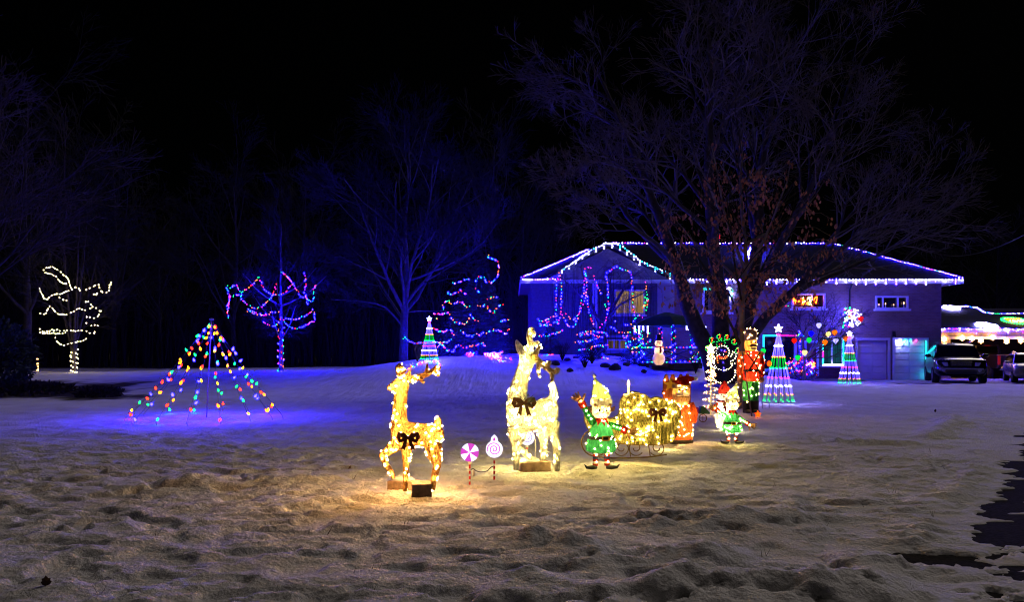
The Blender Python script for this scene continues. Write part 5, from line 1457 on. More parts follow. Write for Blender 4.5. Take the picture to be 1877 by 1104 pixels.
MB().tube([(.1, .05, .4), (0, .9, .9)], .01, 4).build('hook', BLACKM, t)
# lit bed under the big window
string_light('heap of multicoloured lights over the low bed below the big window', [[P(x, y, 38.6 + .4 * sin(i * 1.7)) for i, (x, y) in enumerate(((1440, 676), (1448, 660), (1458, 670), (1470, 655), (1478, 668), (1488, 660), (1492, 675), (1476, 684), (1462, 684), (1450, 686), (1445, 668), (1466, 676), (1482, 676), (1495, 684)))]], .085, 'RGBARMB', .022, 1.0, None, .12)
string_light('red lights bunched at the entry end of the lit bed', [[P(x, y, 38.2) for x, y in ((1478, 672), (1484, 664), (1490, 672), (1494, 666), (1486, 676))]], .08, 'O', .04, 1.2, None, .05)
xq = P(1466, 690, 38.9).x
bush('evergreen_shrub', 'low evergreen mound under the heap of coloured lights', (xq, 38.9, gz(xq, 38.9)), .8, .6, .75, 61, 900, .12, NEED)
string_light('upright column of blue and coloured lights beside the entry door', [[P(x, y, 38.5) for x, y in ((1466, 660), (1468, 645), (1466, 630), (1468, 618), (1464, 608), (1470, 612), (1460, 616), (1475, 617))]], .08, 'BBGRAB', .022, 1.0, None, .05)
# ================================================================== LIT DEER
def deer(label, Y, bpx, wirem, skin, key, bulb_r, mult, spec):
    x = P(bpx, 0, Y).x; base = Vector((x, Y, gz(x, Y)))
    t = thing('light_up_deer', label, 'deer figure', base, 0, 'light-up deer on the lawn')
    k = Y / FPX
    def D(px, py, dy=0): return Vector(((px - PW / 2) / FPX * Y - x, dy, EYE + (HZ - py) * k - base.z))
    FL = (0, 1, 0)
    def loft(mb, pts, n=14):
        mb.tube([D(a, b, d) for a, b, d, h, w_ in pts], [(w_ * k, h * k) for a, b, d, h, w_ in pts], n, flat=FL)
    body = MB()
    for pts in spec['body']: loft(body, pts)
    bo = shell('body', body, skin, t, .016, 5, wirem, .16, .006)
    nb = spec['n']; leg_in = []
    L = list(sample_obj(bo, nb, .010))
    for pts in spec['legs']:
        mb = MB(); loft(mb, pts, 10)
        lo = shell('leg', mb, skin, t, .012, 3, wirem, .12, .006)
        L += list(sample_obj(lo, spec['nleg'], .008)); leg_in += [D(q[0], q[1], q[2]) for q in pts[:-1]]
    for stem, tines in spec['antlers']:
        mb = MB()
        for pts, r0, r1 in [stem] + tines:
            sp = smoothpath([D(*q) for q in pts], .03); n = len(sp)
            mb.tube(sp, [(r0 + (r1 - r0) * i / n) * k for i in range(n)], 8, flat=FL)
        ao = shell('antler', mb, spec['antler_mat'], t, .012, 2, wirem, .12, .006)
        L += list(sample_obj(ao, spec['nant'], .012))
    for pts in spec['ears']:
        mb = MB(); loft(mb, pts, 10); shell('ear', mb, skin, t, .012, 2, wirem, .15, .005)
    # bulbs inside that light the skin, bulbs outside that sparkle
    inner = []
    for pts in spec['body']:
        for a, b_ in zip(pts, pts[1:]):
            for f in (.25, .75): inner.append(D(a[0] + (b_[0] - a[0]) * f, a[1] + (b_[1] - a[1]) * f, 0))
    inner += leg_in
    lights(t, inner, [key] * len(inner), bulb_r * .9, mult * spec.get('inner', 1), ico=True, name='inner_bulbs')
    lights(t, L, [key] * len(L), bulb_r, mult, ico=True)
    return t, D, k
GOLDW = mat('gold_wire', (.55, .30, .08), .45, .2, 20, metal=.3)
GOLDS = lucent('gold_thread', (.72, .44, .15), .6, 70, .8)
ICEW = mat('white_wire', (.72, .70, .62), .5, .15, 20)
ICES = lucent('crystal_thread', (.80, .77, .62), .6, 70, .6)
GOLDA = lucent('gold_antler', (.62, .42, .10), .45, 50, .5)
d1 = dict(n=92, nleg=17, nant=17, antler_mat=GOLDS, inner=1.0,
    body=[[(720, 800, 0, 10, 8), (727, 797, 0, 20, 15), (742, 797, 0, 23, 18), (762, 797, 0, 21, 18), (782, 799, 0, 21, 19), (798, 801, 0, 22, 18), (807, 804, 0, 16, 12), (811, 806, 0, 7, 6)],
          [(738, 806, 0, 20, 15), (732, 785, 0, 16, 12), (732, 762, 0, 13, 10), (733, 740, 0, 12, 9), (735, 722, 0, 12, 9), (736, 708, 0, 13, 9)],
          [(748, 701, 0, 9, 8), (738, 703, 0, 13, 10), (726, 708, 0, 11, 8), (717, 711, 0, 7, 5), (710, 713, 0, 4, 3)],
          [(800, 790, 0, 8, 5), (803, 777, 0, 8, 5), (803, 768, 0, 5, 4), (801, 763, 0, 2, 2)]],
    legs=[[(730, 812, -.10, 14, 8), (716, 824, -.12, 9, 6), (704, 832, -.12, 7, 5), (711, 850, -.12, 5, 4), (722, 866, -.12, 4, 4), (724, 875, -.12, 3, 4)],
          [(744, 810, .08, 13, 8), (743, 830, .08, 9, 6), (743, 850, .07, 6, 5), (742, 880, .07, 4, 4), (741, 903, .07, 4, 4)],
          [(796, 812, -.08, 15, 8), (800, 834, -.1, 11, 7), (803, 852, -.1, 7, 5), (797, 874, -.1, 5, 4), (795, 896, -.1, 4, 4)],
          [(790, 812, .09, 14, 8), (788, 836, .1, 9, 6), (800, 856, .1, 6, 5), (795, 874, .1, 5, 4), (792, 892, .1, 4, 4)]],
    antlers=[(([(738, 696, -.03), (733, 684, -.08), (731, 672, -.1), (737, 668, -.1)], 5, 3), [([(733, 684, -.08), (743, 682, -.1), (747, 677, -.1)], 3.5, 2), ([(732, 676, -.09), (741, 672, -.1)], 3, 2)]),
             (([(745, 697, .03), (760, 694, .06), (778, 688, .09), (792, 680, .1), (800, 671, .1)], 6, 3), [([(778, 688, .09), (781, 676, .09), (782, 667, .09)], 3.5, 2), ([(790, 682, .1), (797, 685, .1), (803, 690, .1)], 3.5, 2), ([(766, 693, .07), (772, 699, .07), (777, 703, .07)], 3, 2), ([(795, 677, .1), (803, 677, .1), (806, 671, .1)], 3, 2)])],
    ears=[[(742, 694, .06, 5, 3), (748, 686, .1, 4, 2.5), (750, 679, .12, 2, 1.5)]])
dt, D1, k1 = deer('golden light-up deer with one raised foreleg and a dark bow', 8.6, 758, GOLDW, GOLDS, 'H', .0090, 2.0, d1)
d2 = dict(n=125, nleg=14, nant=9, antler_mat=GOLDA, inner=1.4,
    body=[[(937, 762, 0, 12, 9), (943, 765, 0, 24, 14), (955, 768, 0, 27, 17), (975, 766, 0, 25, 17), (995, 758, 0, 26, 17), (1010, 753, 0, 25, 16), (1019, 752, 0, 20, 13), (1023, 752, 0, 10, 8)],
          [(948, 775, 0, 18, 13), (946, 750, 0, 19, 13), (949, 720, 0, 17, 12), (955, 695, 0, 14, 10), (961, 675, 0, 13, 10), (966, 660, 0, 14, 10)],
          [(976, 668, -.05, 8, 7), (970, 658, -.03, 14, 11), (963, 648, -.02, 13, 10), (958, 638, 0, 9, 8)],
          [(1014, 735, 0, 8, 6), (1015, 720, 0, 8, 5), (1013, 706, 0, 6, 4), (1011, 698, 0, 3, 2)]],
    legs=[[(944, 785, -.1, 15, 9), (942, 800, -.1, 10, 7), (945, 818, -.1, 7, 6), (946, 838, -.1, 6, 5), (946, 860, -.1, 5, 5)],
          [(956, 788, .08, 13, 8), (958, 802, .06, 8, 6), (948, 818, .02, 6, 5), (958, 828, -.02, 5, 4), (970, 836, -.04, 5, 4), (974, 842, -.04, 4, 3)],
          [(990, 775, .1, 15, 9), (995, 796, .1, 10, 7), (998, 815, .1, 7, 6), (997, 836, .1, 6, 5), (996, 848, .1, 5, 5)],
          [(1012, 772, -.1, 14, 9), (1014, 795, -.1, 9, 7), (1019, 812, -.1, 7, 6), (1020, 838, -.1, 6, 5), (1020, 862, -.1, 5, 5)]],
    antlers=[(([(970, 648, .03), (973, 632, .08), (970, 615, .1), (973, 602, .12), (979, 606, .12)], 6, 4), [([(973, 632, .08), (983, 630, .1), (988, 626, .1)], 4.5, 3), ([(971, 616, .1), (979, 614, .1), (981, 608, .1)], 4, 2.5)]),
             (([(974, 652, -.05), (982, 658, -.1), (994, 668, -.14), (1006, 678, -.16), (1018, 682, -.18), (1022, 674, -.18)], 6, 4), [([(988, 663, -.12), (986, 676, -.12), (988, 690, -.12)], 4.5, 2.5), ([(1000, 672, -.15), (1007, 664, -.15), (1006, 661, -.15)], 4.5, 2.5), ([(1010, 680, -.17), (1011, 692, -.17), (1010, 700, -.17)], 4.5, 2.5), ([(980, 656, -.09), (985, 640, -.1), (990, 634, -.1)], 5, 3)])],
    ears=[[(957, 648, -.1, 7, 4), (952, 638, -.16, 7, 3.5), (948, 629, -.2, 4, 2), (946, 624, -.2, 2, 1.5)]])
dt2, D2, k2 = deer('tall white light-up deer looking upward with gold antlers', 10.3, 980, ICEW, ICES, 'Y', .0092, 1.7, d2)
DARKR = mat('dark_red_ribbon', (.10, .025, .015), .7, .3, 15)
OLIVER = mat('olive_ribbon', (.11, .055, .02), .7, .3, 15)
def bow(parent, c, s, m, yo=-.04, sprig=False):
    """bow of two loops and two tails facing the viewer"""
    b_ = thing('bow', None, None, c); b_.parent = parent
    for q in (-1, 1):
        mb = MB(); 
        mb.tube([(0, yo, 0), (q * .5 * s, yo - .05 * s, .28 * s), (q * .95 * s, yo, .42 * s), (q * 1.0 * s, yo + .02, .02 * s), (q * .85 * s, yo, -.35 * s), (q * .4 * s, yo - .06 * s, -.12 * s), (0, yo, 0)], [(.05 * s, .12 * s), (.07 * s, .30 * s), (.06 * s, .2 * s), (.05 * s, .28 * s), (.06 * s, .2 * s), (.06 * s, .22 * s), (.04 * s, .1 * s)], 8, flat=(0, 1, 0))
        mb.build('loop', m, b_, smooth=True)
        tl = MB().prism([(q * .05 * s, -.05 * s), (q * .32 * s, -.1 * s), (q * .75 * s, -1.25 * s), (q * .5 * s, -1.12 * s), (q * .3 * s, -1.3 * s)], yo - .02, yo + .0).build('tail', m, b_)
    MB().ell((0, yo - .03 * s, 0), (.16 * s, .14 * s, .18 * s), 10, 8).build('knot', m, b_, smooth=True)
    if sprig:
        mb = MB(); r = random.Random(4)
        for i in range(90):
            d = (rvec(r) + Vector((.5, -.3, .4))).normalized(); q0 = Vector((.2 * s, yo - .06, .25 * s)); u = d.orthogonal().normalized() * .004
            q1 = q0 + d * s * r.uniform(.2, .7); mb.add([q1 - u, q1 + u, q1 + d * .05], [(0, 1, 2)])
        mb.build('sprig', NEED, b_, fix=False)
bow(dt, D1(752, 800, -.14), .10, DARKR)
bow(dt2, D2(960, 738, -.14), .125, OLIVER, sprig=True)
# support wires under the white deer
MB().tube([D2(976, 780), D2(982, 812), D2(981, 850)], .004, 5).tube([D2(944, 838, -.1), D2(975, 840, 0)], .004, 5).tube([D2(998, 828, .1), D2(1018, 832, -.1)], .004, 5).build('brace_wire', ICEW, dt2)
# weathered timber blocks that weigh the deer down, snow on top
TIMB = mat('weathered_timber', (.45, .31, .20), .85, .35, 14, .5)
SNOWL = mat('snow_cap', (.80, .80, .80), .8, .05, 6, .3)
def timber(label, c, d, rz, cap=None, group='timber weights under the deer'):
    t = thing('timber_block', label, 'timber', c, rz, group)
    MB().box((0, 0, d[2] / 2), d).build('block', TIMB, t, bevel=.006)
    if cap:
        mb = MB().ell((cap[0], 0, d[2]), (cap[1], d[1] * .46, cap[2]), 18, 8)
        mb.v = [(a, b, max(c_, d[2] - .003) + .004 * sin(a * 90) * (c_ > d[2])) for a, b, c_ in mb.v]
        mb.build('snow_cap', SNOWL, t, smooth=True)
b = P(742, 893, 9.0); timber('long timber beam capped with snow behind the golden deer legs', (b.x, 8.95, gz(b.x, 9) - .03), (.34, .14, .105), radians(-14), (-.01, .14, .055))
b = P(770, 908, 8.4); timber('short square-ended timber block in front of the golden deer hind legs', (b.x, 8.56, gz(b.x, 8.4) - .015), (.21, .26, .135), radians(6))
b = P(978, 865, 10.3); timber('yellow-lit timber block with a round snow cap under the white deer', (b.x, 10.35, gz(b.x, 10.3) - .02), (.39, .24, .12), radians(14), (-.05, .135, .06))

# ================================================================== LOLLIPOPS
STK = mat('red_plastic', (.60, .03, .03), .4, .1, 10)
def glow(name, col, s):
    if name in MATS: return MATS[name]
    m = bpy.data.materials.new(name); m.use_nodes = True; nt = m.node_tree; nt.nodes.remove(nt.nodes['Principled BSDF'])
    e = nt.nodes.new('ShaderNodeEmission'); e.inputs[0].default_value = (*col, 1); e.inputs[1].default_value = s
    nt.links.new(e.outputs[0], nt.nodes['Material Output'].inputs[0]); MATS[name] = m
    return m
PINKG = glow('lit_pink', (.75, .07, .62), 1.0); VIOG = glow('lit_violet', (.80, .74, 1), 1.9)
def lolly(label, px, pyb, pyc, Y, R, kind):
    x = P(px, pyb, Y).x; z0 = gz(x, Y); t = thing('lollipop_light', label, 'lollipop', (x, Y, z0), 0, 'lit lollipop stakes')
    zc = P(px, pyc, Y).z - z0
    MB().tube([(0, 0, -.1), (0, 0, zc - R)], .011, 8).build('stick', STK, t)
    for i in range(3): MB().tube([(0, 0, .03 + .06 * i), (0, 0, .055 + .06 * i)], .0122, 8).build('stripe', WHITE, t)
    if kind == 'wedge':
        for i in range(8):
            a0, a1 = i * pi / 4 + .2, (i + 1) * pi / 4 + .2
            arc = [(R * cos(a0 + (a1 - a0) * j / 6), zc + R * sin(a0 + (a1 - a0) * j / 6)) for j in range(7)]
            MB().prism([(0, zc)] + arc, -.016, .016).build('wedge', PINKG if i % 2 else VIOG, t)
    else:
        MB().tube([(0, -.016, zc), (0, .016, zc)], R, 28).build('disc', VIOG, t)
        sp = [Vector((R * .85 * (i / 60) * cos(i * .25 + 1), -.020, zc + R * .85 * (i / 60) * sin(i * .25 + 1))) for i in range(4, 61)]
        MB().tube(sp, .0065, 5).build('swirl', PINKG if kind == 'swirl' else glow('lit_grey', (.45, .4, .6), .8), t)
    if kind == 'swirl':
        MB().tube([(-.028, 0, zc + R * .95), (-.022, 0, zc + R * 1.35), (0, 0, zc + R * 1.6), (.022, 0, zc + R * 1.35), (.028, 0, zc + R * .95)], [.014, .014, .014, .014, .014], 8).build('loop', VIOG, t, smooth=True)
        MB().prism([(-.018, zc + R * .95), (.018, zc + R * .95), (.012, zc + R * 1.3), (0, zc + R * 1.4), (-.012, zc + R * 1.3)], -.006, .006).build('fill', PINKG, t)
    MB().box((0, .0, zc - R - .01), (.035, .03, .045)).build('clip', WHITE, t)
lolly('pink and white pinwheel lollipop light by the golden deer', 861, 888, 830, 9.18, .101, 'wedge')
lolly('pink and white swirl lollipop light with a loop on top', 906, 878, 824, 9.57, .098, 'swirl')
lolly('pale swirl lollipop light partly hidden behind the white deer', 966, 848, 803, 11.0, .098, 'pale')
pa, pb = P(862, 862, 9.18), P(905, 855, 9.57)
o = MB().tube(smoothpath([q - pa for q in (pa, P(868, 860, 9.2), P(873, 864, 9.22), P(882, 866, 9.3), P(893, 864, 9.45), P(899, 858, 9.5), pb)], .02), .005, 5).build('power_cord', BLACKM); o.location = pa
tag(o, 'thin dark cord drooping between the two front lollipops', 'cord')
o = thing('cord_plug', 'pale plug connector dangling on the cord between the lollipops', 'plug', P(868, 861, 9.2)); 
MB().tube([(0, 0, 0), (.005, 0, -.03), (0, 0, -.075)], [.006, .017, .012], 8).build('plug_body', CREAM, o, smooth=True)
MB().tube([(-.004, 0, -.075), (-.004, 0, -.09)], .002, 4).build('prong', METAL, o)

# ================================================================== ELVES
GRN = lucent('green_cloth', (.06, .42, .14), .5, 45, .3); LIME = lucent('lime_cloth', (.55, .66, .22), .5, 45, .25); SKIN = lucent('pale_cloth', (.85, .66, .46), .5, 30, .15)
REDL_ = lucent('red_cloth', (.75, .05, .03), .5, 30); TRIM = lucent('fur_trim', (.80, .76, .70), .4, 60, .15); PEACH = lucent('peach_cloth', (.85, .50, .20), .5, 30, .2)
BELT = mat('black_belt', (.02, .015, .012), .6); BUCK = mat('gold_buckle', (.55, .28, .04), .4, .2, 10)
def elf(label, px, pyb, Y, H, rz, wave, hatflip=1):
    x = P(px, pyb, Y).x; t = thing('elf_figure', label, 'elf', (x, Y, gz(x, Y)), rz, 'light-up elves'); s = H / 1.19
    pts = []
    for q in (-1, 1):
        lg = thing('leg', None, None, (q * .075 * s, 0, 0)); lg.parent = t
        for i in range(7):
            MB().lathe([(.034 * s, (.035 + .03 * i) * s), (.036 * s, (.065 + .03 * i) * s)], 12).build('stripe', [REDL_, TRIM, REDL_, mat('blue_stripe', (.05, .08, .25), .7), REDL_, TRIM, PEACH][i], lg)
        sh = MB(); sh.tube([(0, 0, .02 * s), (q * .05 * s, -.03 * s, .018 * s), (q * .12 * s, -.05 * s, .022 * s), (q * .15 * s, -.055 * s, .06 * s)], [(.04 * s, .03 * s), (.038 * s, .028 * s), (.022 * s, .018 * s), (.005 * s, .005 * s)], 8)
        sh.build('shoe', BLACKM, lg, smooth=True)
        pts += [Vector((q * .075 * s + rng.uniform(-.02, .02), -.038 * s, (.09 + .09 * i) * s)) for i in range(2)]
    co = MB().lathe([(.14 * s, .205 * s), (.185 * s, .225 * s), (.195 * s, .29 * s), (.172 * s, .385 * s), (.165 * s, .40 * s), (.14 * s, .50 * s), (.085 * s, .60 * s), (.05 * s, .63 * s)], 22, sy=.78)
    # pleats of the tunic hem
    co.v = [(a * (1 + .05 * sin(math.atan2(b_, a) * 9) * (c < .35 * s)), b_ * (1 + .05 * sin(math.atan2(b_, a) * 9) * (c < .35 * s)), c) for a, b_, c in co.v]
    cb = co.build('tunic', GRN, t, smooth=True)
    pts += [Vector(p_) for p_ in co.sample(34, .006) if p_[1] < .03]
    MB().lathe([(.176 * s, .375 * s), (.173 * s, .415 * s)], 22, sy=.80).build('belt', BELT, t)
    bk = MB()
    for a in ((-.04, .395, .016, .055), (.04, .395, .016, .055), (0, .42, .08, .014), (0, .37, .08, .014)): bk.box((.03 * s + a[0] * s, -.142 * s, a[1] * s), (a[2] * s, .012, a[3] * s))
    bk.build('buckle', BUCK, t)
    cl = MB()
    for i in range(9):
        a = i * 2 * pi / 9; d = Vector((cos(a), sin(a) * .8, 0)); e = Vector((-sin(a), cos(a) * .8, 0))
        cl.add([d * .05 * s + e * .045 * s + Vector((0, 0, .65 * s)), d * .05 * s - e * .045 * s + Vector((0, 0, .65 * s)), d * .125 * s + Vector((0, 0, .545 * s)), d * .06 * s + Vector((0, 0, .585 * s))], [(0, 1, 2), (0, 2, 3), (1, 3, 2)])
    cl.build('collar', REDL_, t)
    # head
    hd = MB().ell((0, 0, .735 * s), (.125 * s, .115 * s, .105 * s), 18, 12)
    ho = hd.build('head', SKIN, t, smooth=True)
    for q in (-1, 1):
        MB().tube([(q * .11 * s, 0, .74 * s), (q * .155 * s, .01, .755 * s), (q * .18 * s, .01, .79 * s)], [(.01 * s, .03 * s), (.01 * s, .028 * s), (.003, .004)], 8, flat=(0, 1, 0)).build('ear', PEACH, ho, smooth=True)
        MB().ell((q * .045 * s, -.108 * s, .745 * s), (.013 * s, .01 * s, .017 * s), 8, 6).build('eye', BELT, ho)
        MB().ell((q * .07 * s, -.098 * s, .71 * s), (.02 * s, .008 * s, .016 * s), 8, 6).build('cheek', mat('pink_cheek', (.8, .3, .25), .8), ho)
    MB().ell((0, -.117 * s, .725 * s), (.016 * s, .016 * s, .016 * s), 8, 6).build('nose', PEACH, ho)
    MB().tube([(.04 * s * cos(a), -.108 * s, (.70 + .025 * sin(a)) * s) for a in np.linspace(pi + .4, 2 * pi - .4, 8)], .004, 5).build('mouth', REDC, ho)
    hr = MB()
    for i in range(7): hr.tube([((-.10 + .033 * i) * s, -.09 * s, .82 * s), ((-.10 + .033 * i) * s, -.112 * s, .785 * s)], [.022 * s, .004 * s], 6)
    hr.build('hair', PEACH, ho)
    pts += [Vector((rng.uniform(-.1, .1) * s, -.118 * s + abs(rng.uniform(0, .02)), (.735 + rng.uniform(-.07, .06)) * s)) for _ in range(12)]
    hat = thing('hat', None, None, (0, 0, 0)); hat.parent = t
    MB().lathe([(.135 * s, .80 * s), (.142 * s, .815 * s), (.142 * s, .875 * s), (.132 * s, .89 * s)], 22, sy=.92).build('brim', TRIM, hat, smooth=True)
    f = hatflip
    cn_ = MB().tube([(0, 0, .88 * s), (-.02 * f * s, 0, .96 * s), (-.05 * f * s, 0, 1.05 * s), (-.078 * f * s, 0, 1.12 * s), (-.085 * f * s, 0, 1.16 * s)], [(.12 * s, .128 * s), (.095 * s, .105 * s), (.055 * s, .06 * s), (.02 * s, .022 * s), (.01 * s, .01 * s)], 16, flat=(0, 1, 0))
    cn_.build('cone', LIME, hat, smooth=True)
    pts += [Vector(p_) for p_ in cn_.sample(16, .006) if p_[1] < .02]
    MB().ell((-.085 * f * s, 0, 1.18 * s), (.028 * s,) * 3, 10, 8).build('pompom', TRIM, hat, smooth=True)
    # arms
    for sx, sh_, el, ha in wave:
        ar_ = MB().tube([Vector(q) * s for q in (sh_, el, ha)], [(.045 * s, .045 * s), (.04 * s, .04 * s), (.034 * s, .034 * s)], 12).build('arm', GRN, t, smooth=True)
        d = (Vector(ha) - Vector(el)).normalized(); h0 = Vector(ha) * s
        MB().tube([h0 - d * .02 * s, h0 + d * .05 * s], [.046 * s, .05 * s], 12).build('cuff', REDL_, ar_)
        n_ = d.cross(Vector((0, 1, 0))).normalized(); hm = MB()
        hm.tube([h0 + d * .04 * s, h0 + d * .09 * s], [(.022 * s, .035 * s), (.024 * s, .045 * s)], 8, flat=(0, 1, 0))
        for a in (-.9, -.15, .1, .35, .6):
            dd = (d * cos(a) + n_ * sin(a)).normalized(); st_ = h0 + d * .075 * s + n_ * .03 * s * sin(a) * 1.3
            hm.tube([st_, st_ + dd * (.06 if a < 0 else .085) * s, st_ + dd * (.085 if a < -.5 else .12) * s], [.016 * s, .015 * s, .008 * s], 6)
        hm.build('hand', PEACH, ar_, smooth=True)
        pts += [Vector(sh_).lerp(Vector(el), .6) * s + Vector((0, -.045 * s, 0)), Vector(el).lerp(Vector(ha), .5) * s + Vector((0, -.042 * s, 0)), h0 + d * .07 * s + Vector((0, -.03 * s, 0)), Vector(el) * s + Vector((0, -.045 * s, 0)), h0 + Vector((0, -.05 * s, 0))]
    lights(t, pts, ['Y'] * len(pts), .0095, .7, ico=True)
    inn = [(rng.uniform(-.05, .05), rng.uniform(-.03, .03), z * s) for z in (.26, .3, .36, .42, .48, .54, .70, .74, .78, .93, .98, 1.04)]
    lights(t, inn, ['F'] * len(inn), .014, 2.6, name='inner_bulbs', ico=True)
elf('smiling elf waving one arm high in front of the gold sleigh', 1102, 861, 10.4, 1.19, radians(5), [(-1, (-.09, 0, .57), (-.17, -.01, .68), (-.235, -.02, .80)), (1, (.09, 0, .56), (.19, -.03, .53), (.27, -.05, .50))])
elf('smaller elf with both arms low in front of the toy soldier', 1342, 813, 13.25, .99, radians(-14), [(1, (.09, 0, .52), (.19, 0, .45), (.27, 0, .40)), (-1, (-.09, 0, .53), (-.20, .03, .56), (-.27, .05, .62))], -1)

# ================================================================== SLEIGH
Ys = 11.3; xs0 = P(1160, 838, Ys).x; SB = Vector((xs0, Ys, gz(xs0, Ys)))
sl = thing('sleigh', 'gold wicker sleigh full of lights with scrolled runners and a dark bow', 'sleigh', SB)
def LS(x, y, dy=0): return P(x, y, Ys + dy) - SB
GOLDM = lucent('gold_mesh', (.60, .56, .20), .55, 75, .8); GRUN = mat('gold_runner', (.24, .16, .04), .5, .3, 15, metal=.4)
def outline(pts): 
    sp = smoothpath([LS(*q) for q in pts], .03); return [(q.x, q.z) for q in sp]
body = MB()
bpts = [(1098, 806), (1082, 792), (1074, 770), (1080, 752), (1094, 748), (1104, 760), (1122, 770), (1138, 762), (1142, 735), (1156, 722), (1176, 722), (1192, 734), (1208, 730), (1228, 736), (1240, 750), (1240, 775), (1232, 798), (1216, 810), (1160, 812)]
side = outline(bpts + [bpts[0]])
vs0 = [(a, -.24, c) for a, c in side]; vs1 = [(a, .24, c) for a, c in side]
for yv in (-.24, .24):
    mb = MB(); mb.prism(side, yv - .012, yv + .012); so = mb.build('side_panel', GOLDM, sl)
n = len(side); mb = MB(); mb.add(vs0 + vs1, [(i, i + 1, n + i + 1, n + i) for i in range(n - 1)]); 
mb.f = [f for f in mb.f if not (mb.v[f[0]][2] > .55 and LS(1142, 0).x > mb.v[f[0]][0])]; mb.m = [0] * len(mb.f)
mb.build('shell_panel', GOLDM, sl)
wf = MB()
for yv in (-.255, .255): wf.tube([(a, yv, c) for a, c in side], .008, 5)
# wicker ribs over the side facing the lawn
for i in range(26):
    px = 1080 + i * 6.2
    zs = []
    X = LS(px, 0).x
    for (a, c), (b_, d_) in zip(side, side[1:]):
        if (a - X) * (b_ - X) <= 0 and a != b_: zs.append(c + (d_ - c) * (X - a) / (b_ - a))
    if len(zs) >= 2: wf.tube([(X, -.258, min(zs)), (X + .01, -.262, (min(zs) + max(zs)) / 2), (X, -.258, max(zs))], .0035, 4)
wf.build('wicker_frame', GRUN, sl)
oval = [LS(1172 + 25 * cos(a), 770 + 30 * sin(a), -.27) for a in np.linspace(-1.2, 2.2, 24)]
MB().tube(oval, .012, 6).build('rim', GOLDM, sl)
def scroll(cx, cy, r_, a0, turns, dy, flip=1): return [LS(cx + flip * r_ * (1 - .75 * i / 30) * cos(a0 + turns * 2 * pi * i / 30), cy + r_ * (1 - .75 * i / 30) * sin(a0 + turns * 2 * pi * i / 30), dy) for i in range(31)]
for dy in (-.2, .2):
    rn = MB()
    rn.tube(smoothpath([LS(1222, 834, dy), LS(1180, 839, dy), LS(1120, 840, dy), LS(1080, 834, dy), LS(1066, 815, dy), LS(1072, 795, dy), LS(1085, 790, dy)], .04), .011, 6)
    for cx, fl in ((1095, 1), (1140, -1), (1165, 1), (1205, -1)): rn.tube(scroll(cx, 822, 15, .6, 1.4, dy, fl), .008, 5)
    for cx in (1112, 1152, 1188): rn.tube([LS(cx, 810, dy), LS(cx + 4, 838, dy)], .008, 5)
    rn.build('runner', GRUN, sl)
pts = []
sb = MB().prism(side, -.262, -.26); pts = [Vector(p_) for p_ in sb.sample(105, 0) ]
pts = [Vector((p_.x, -.272, p_.z)) for p_ in pts]
ink = [Vector((p_.x, rng.uniform(-.15, .15), p_.z)) for p_ in [Vector(q) for q in sb.sample(60, 0)]]
lights(sl, pts, ['Y'] * len(pts), .0092, .9, ico=True); lights(sl, ink, ['Y'] * len(ink), .011, .6, name='inner_bulbs', ico=True)
bow(sl, LS(1206, 757, -.30), .10, DARKR, yo=0)
# lit candle standing in the sleigh
cd = thing('candle_light', 'white glowing candle with cross-shaped holder rising from the sleigh', 'candle', LS(1152, 733) + SB)
kk = Ys / FPX
MB().tube([(0, 0, -.02), (0, 0, 26 * kk)], [.014, .012], 8).build('candle_stick', lamp('H', 0.032), cd)
MB().lathe([(.012, 24 * kk), (.02, 28 * kk), (.012, 33 * kk), (.001, 37 * kk)], 8).build('flame', lamp('H', 0.096), cd)
MB().tube([(-9 * kk, 0, 9 * kk), (9 * kk, 0, 9 * kk)], .013, 8).tube([(-5 * kk, 0, 4 * kk), (6 * kk, 0, 4 * kk)], .016, 8).build('holder', lamp('H', 0.0256), cd)
# bunch of bright bulbs on the snow at the back of the sleigh
string_light('bunch of bright warm bulbs on the snow between sleigh and santa', [[P(x, y, 12.3) for x, y in ((1213, 803), (1220, 795), (1226, 785), (1230, 795), (1222, 803), (1232, 806), (1218, 800), (1228, 800))]], .035, 'Y', .013, .8, None, .03, wire=.003)

# ================================================================== SANTA, PICKET BOARD, WAGON
Yx = 13.2; xx = P(1248, 812, Yx).x
sa = thing('santa_figure', 'orange-red glowing santa figure with pale beard and flopping hat', 'santa figure', (xx, Yx, gz(xx, Yx))); kx = Yx / FPX
RMESH = lucent('red_mesh', (.80, .17, .05), .6, 60, .45); BEARD = lucent('beard_mesh', (.85, .62, .30), .6, 55, .3); GOLDF = lucent('gold_face', (.78, .60, .22), .55, 50, .35)
cb = MB().lathe([(20 * kx, 6 * kx), (22 * kx, 12 * kx), (21 * kx, 40 * kx), (20 * kx, 62 * kx), (17 * kx, 76 * kx), (10 * kx, 84 * kx)], 20, sy=.7)
so = cb.build('coat', RMESH, sa, smooth=True)
MB().lathe([(23 * kx, 0), (23 * kx, 5 * kx), (20 * kx, 8 * kx)], 18, sy=.75).build('base', DARKW, sa)
MB().ell((0, -3 * kx, 92 * kx), (17 * kx, 14 * kx, 17 * kx), 16, 12).build('head', GOLDF, sa, smooth=True)
MB().lathe([(2 * kx, 62 * kx), (12 * kx, 72 * kx), (16 * kx, 84 * kx), (15 * kx, 90 * kx)], 16, c=(0, -5 * kx, 0), sy=.75).build('beard', BEARD, sa, smooth=True)
MB().tube([(-11 * kx, -17 * kx, 90 * kx), (0, -19 * kx, 93 * kx), (11 * kx, -17 * kx, 90 * kx)], [3 * kx, 4 * kx, 3 * kx], 8).build('moustache', TRIM, sa, smooth=True)
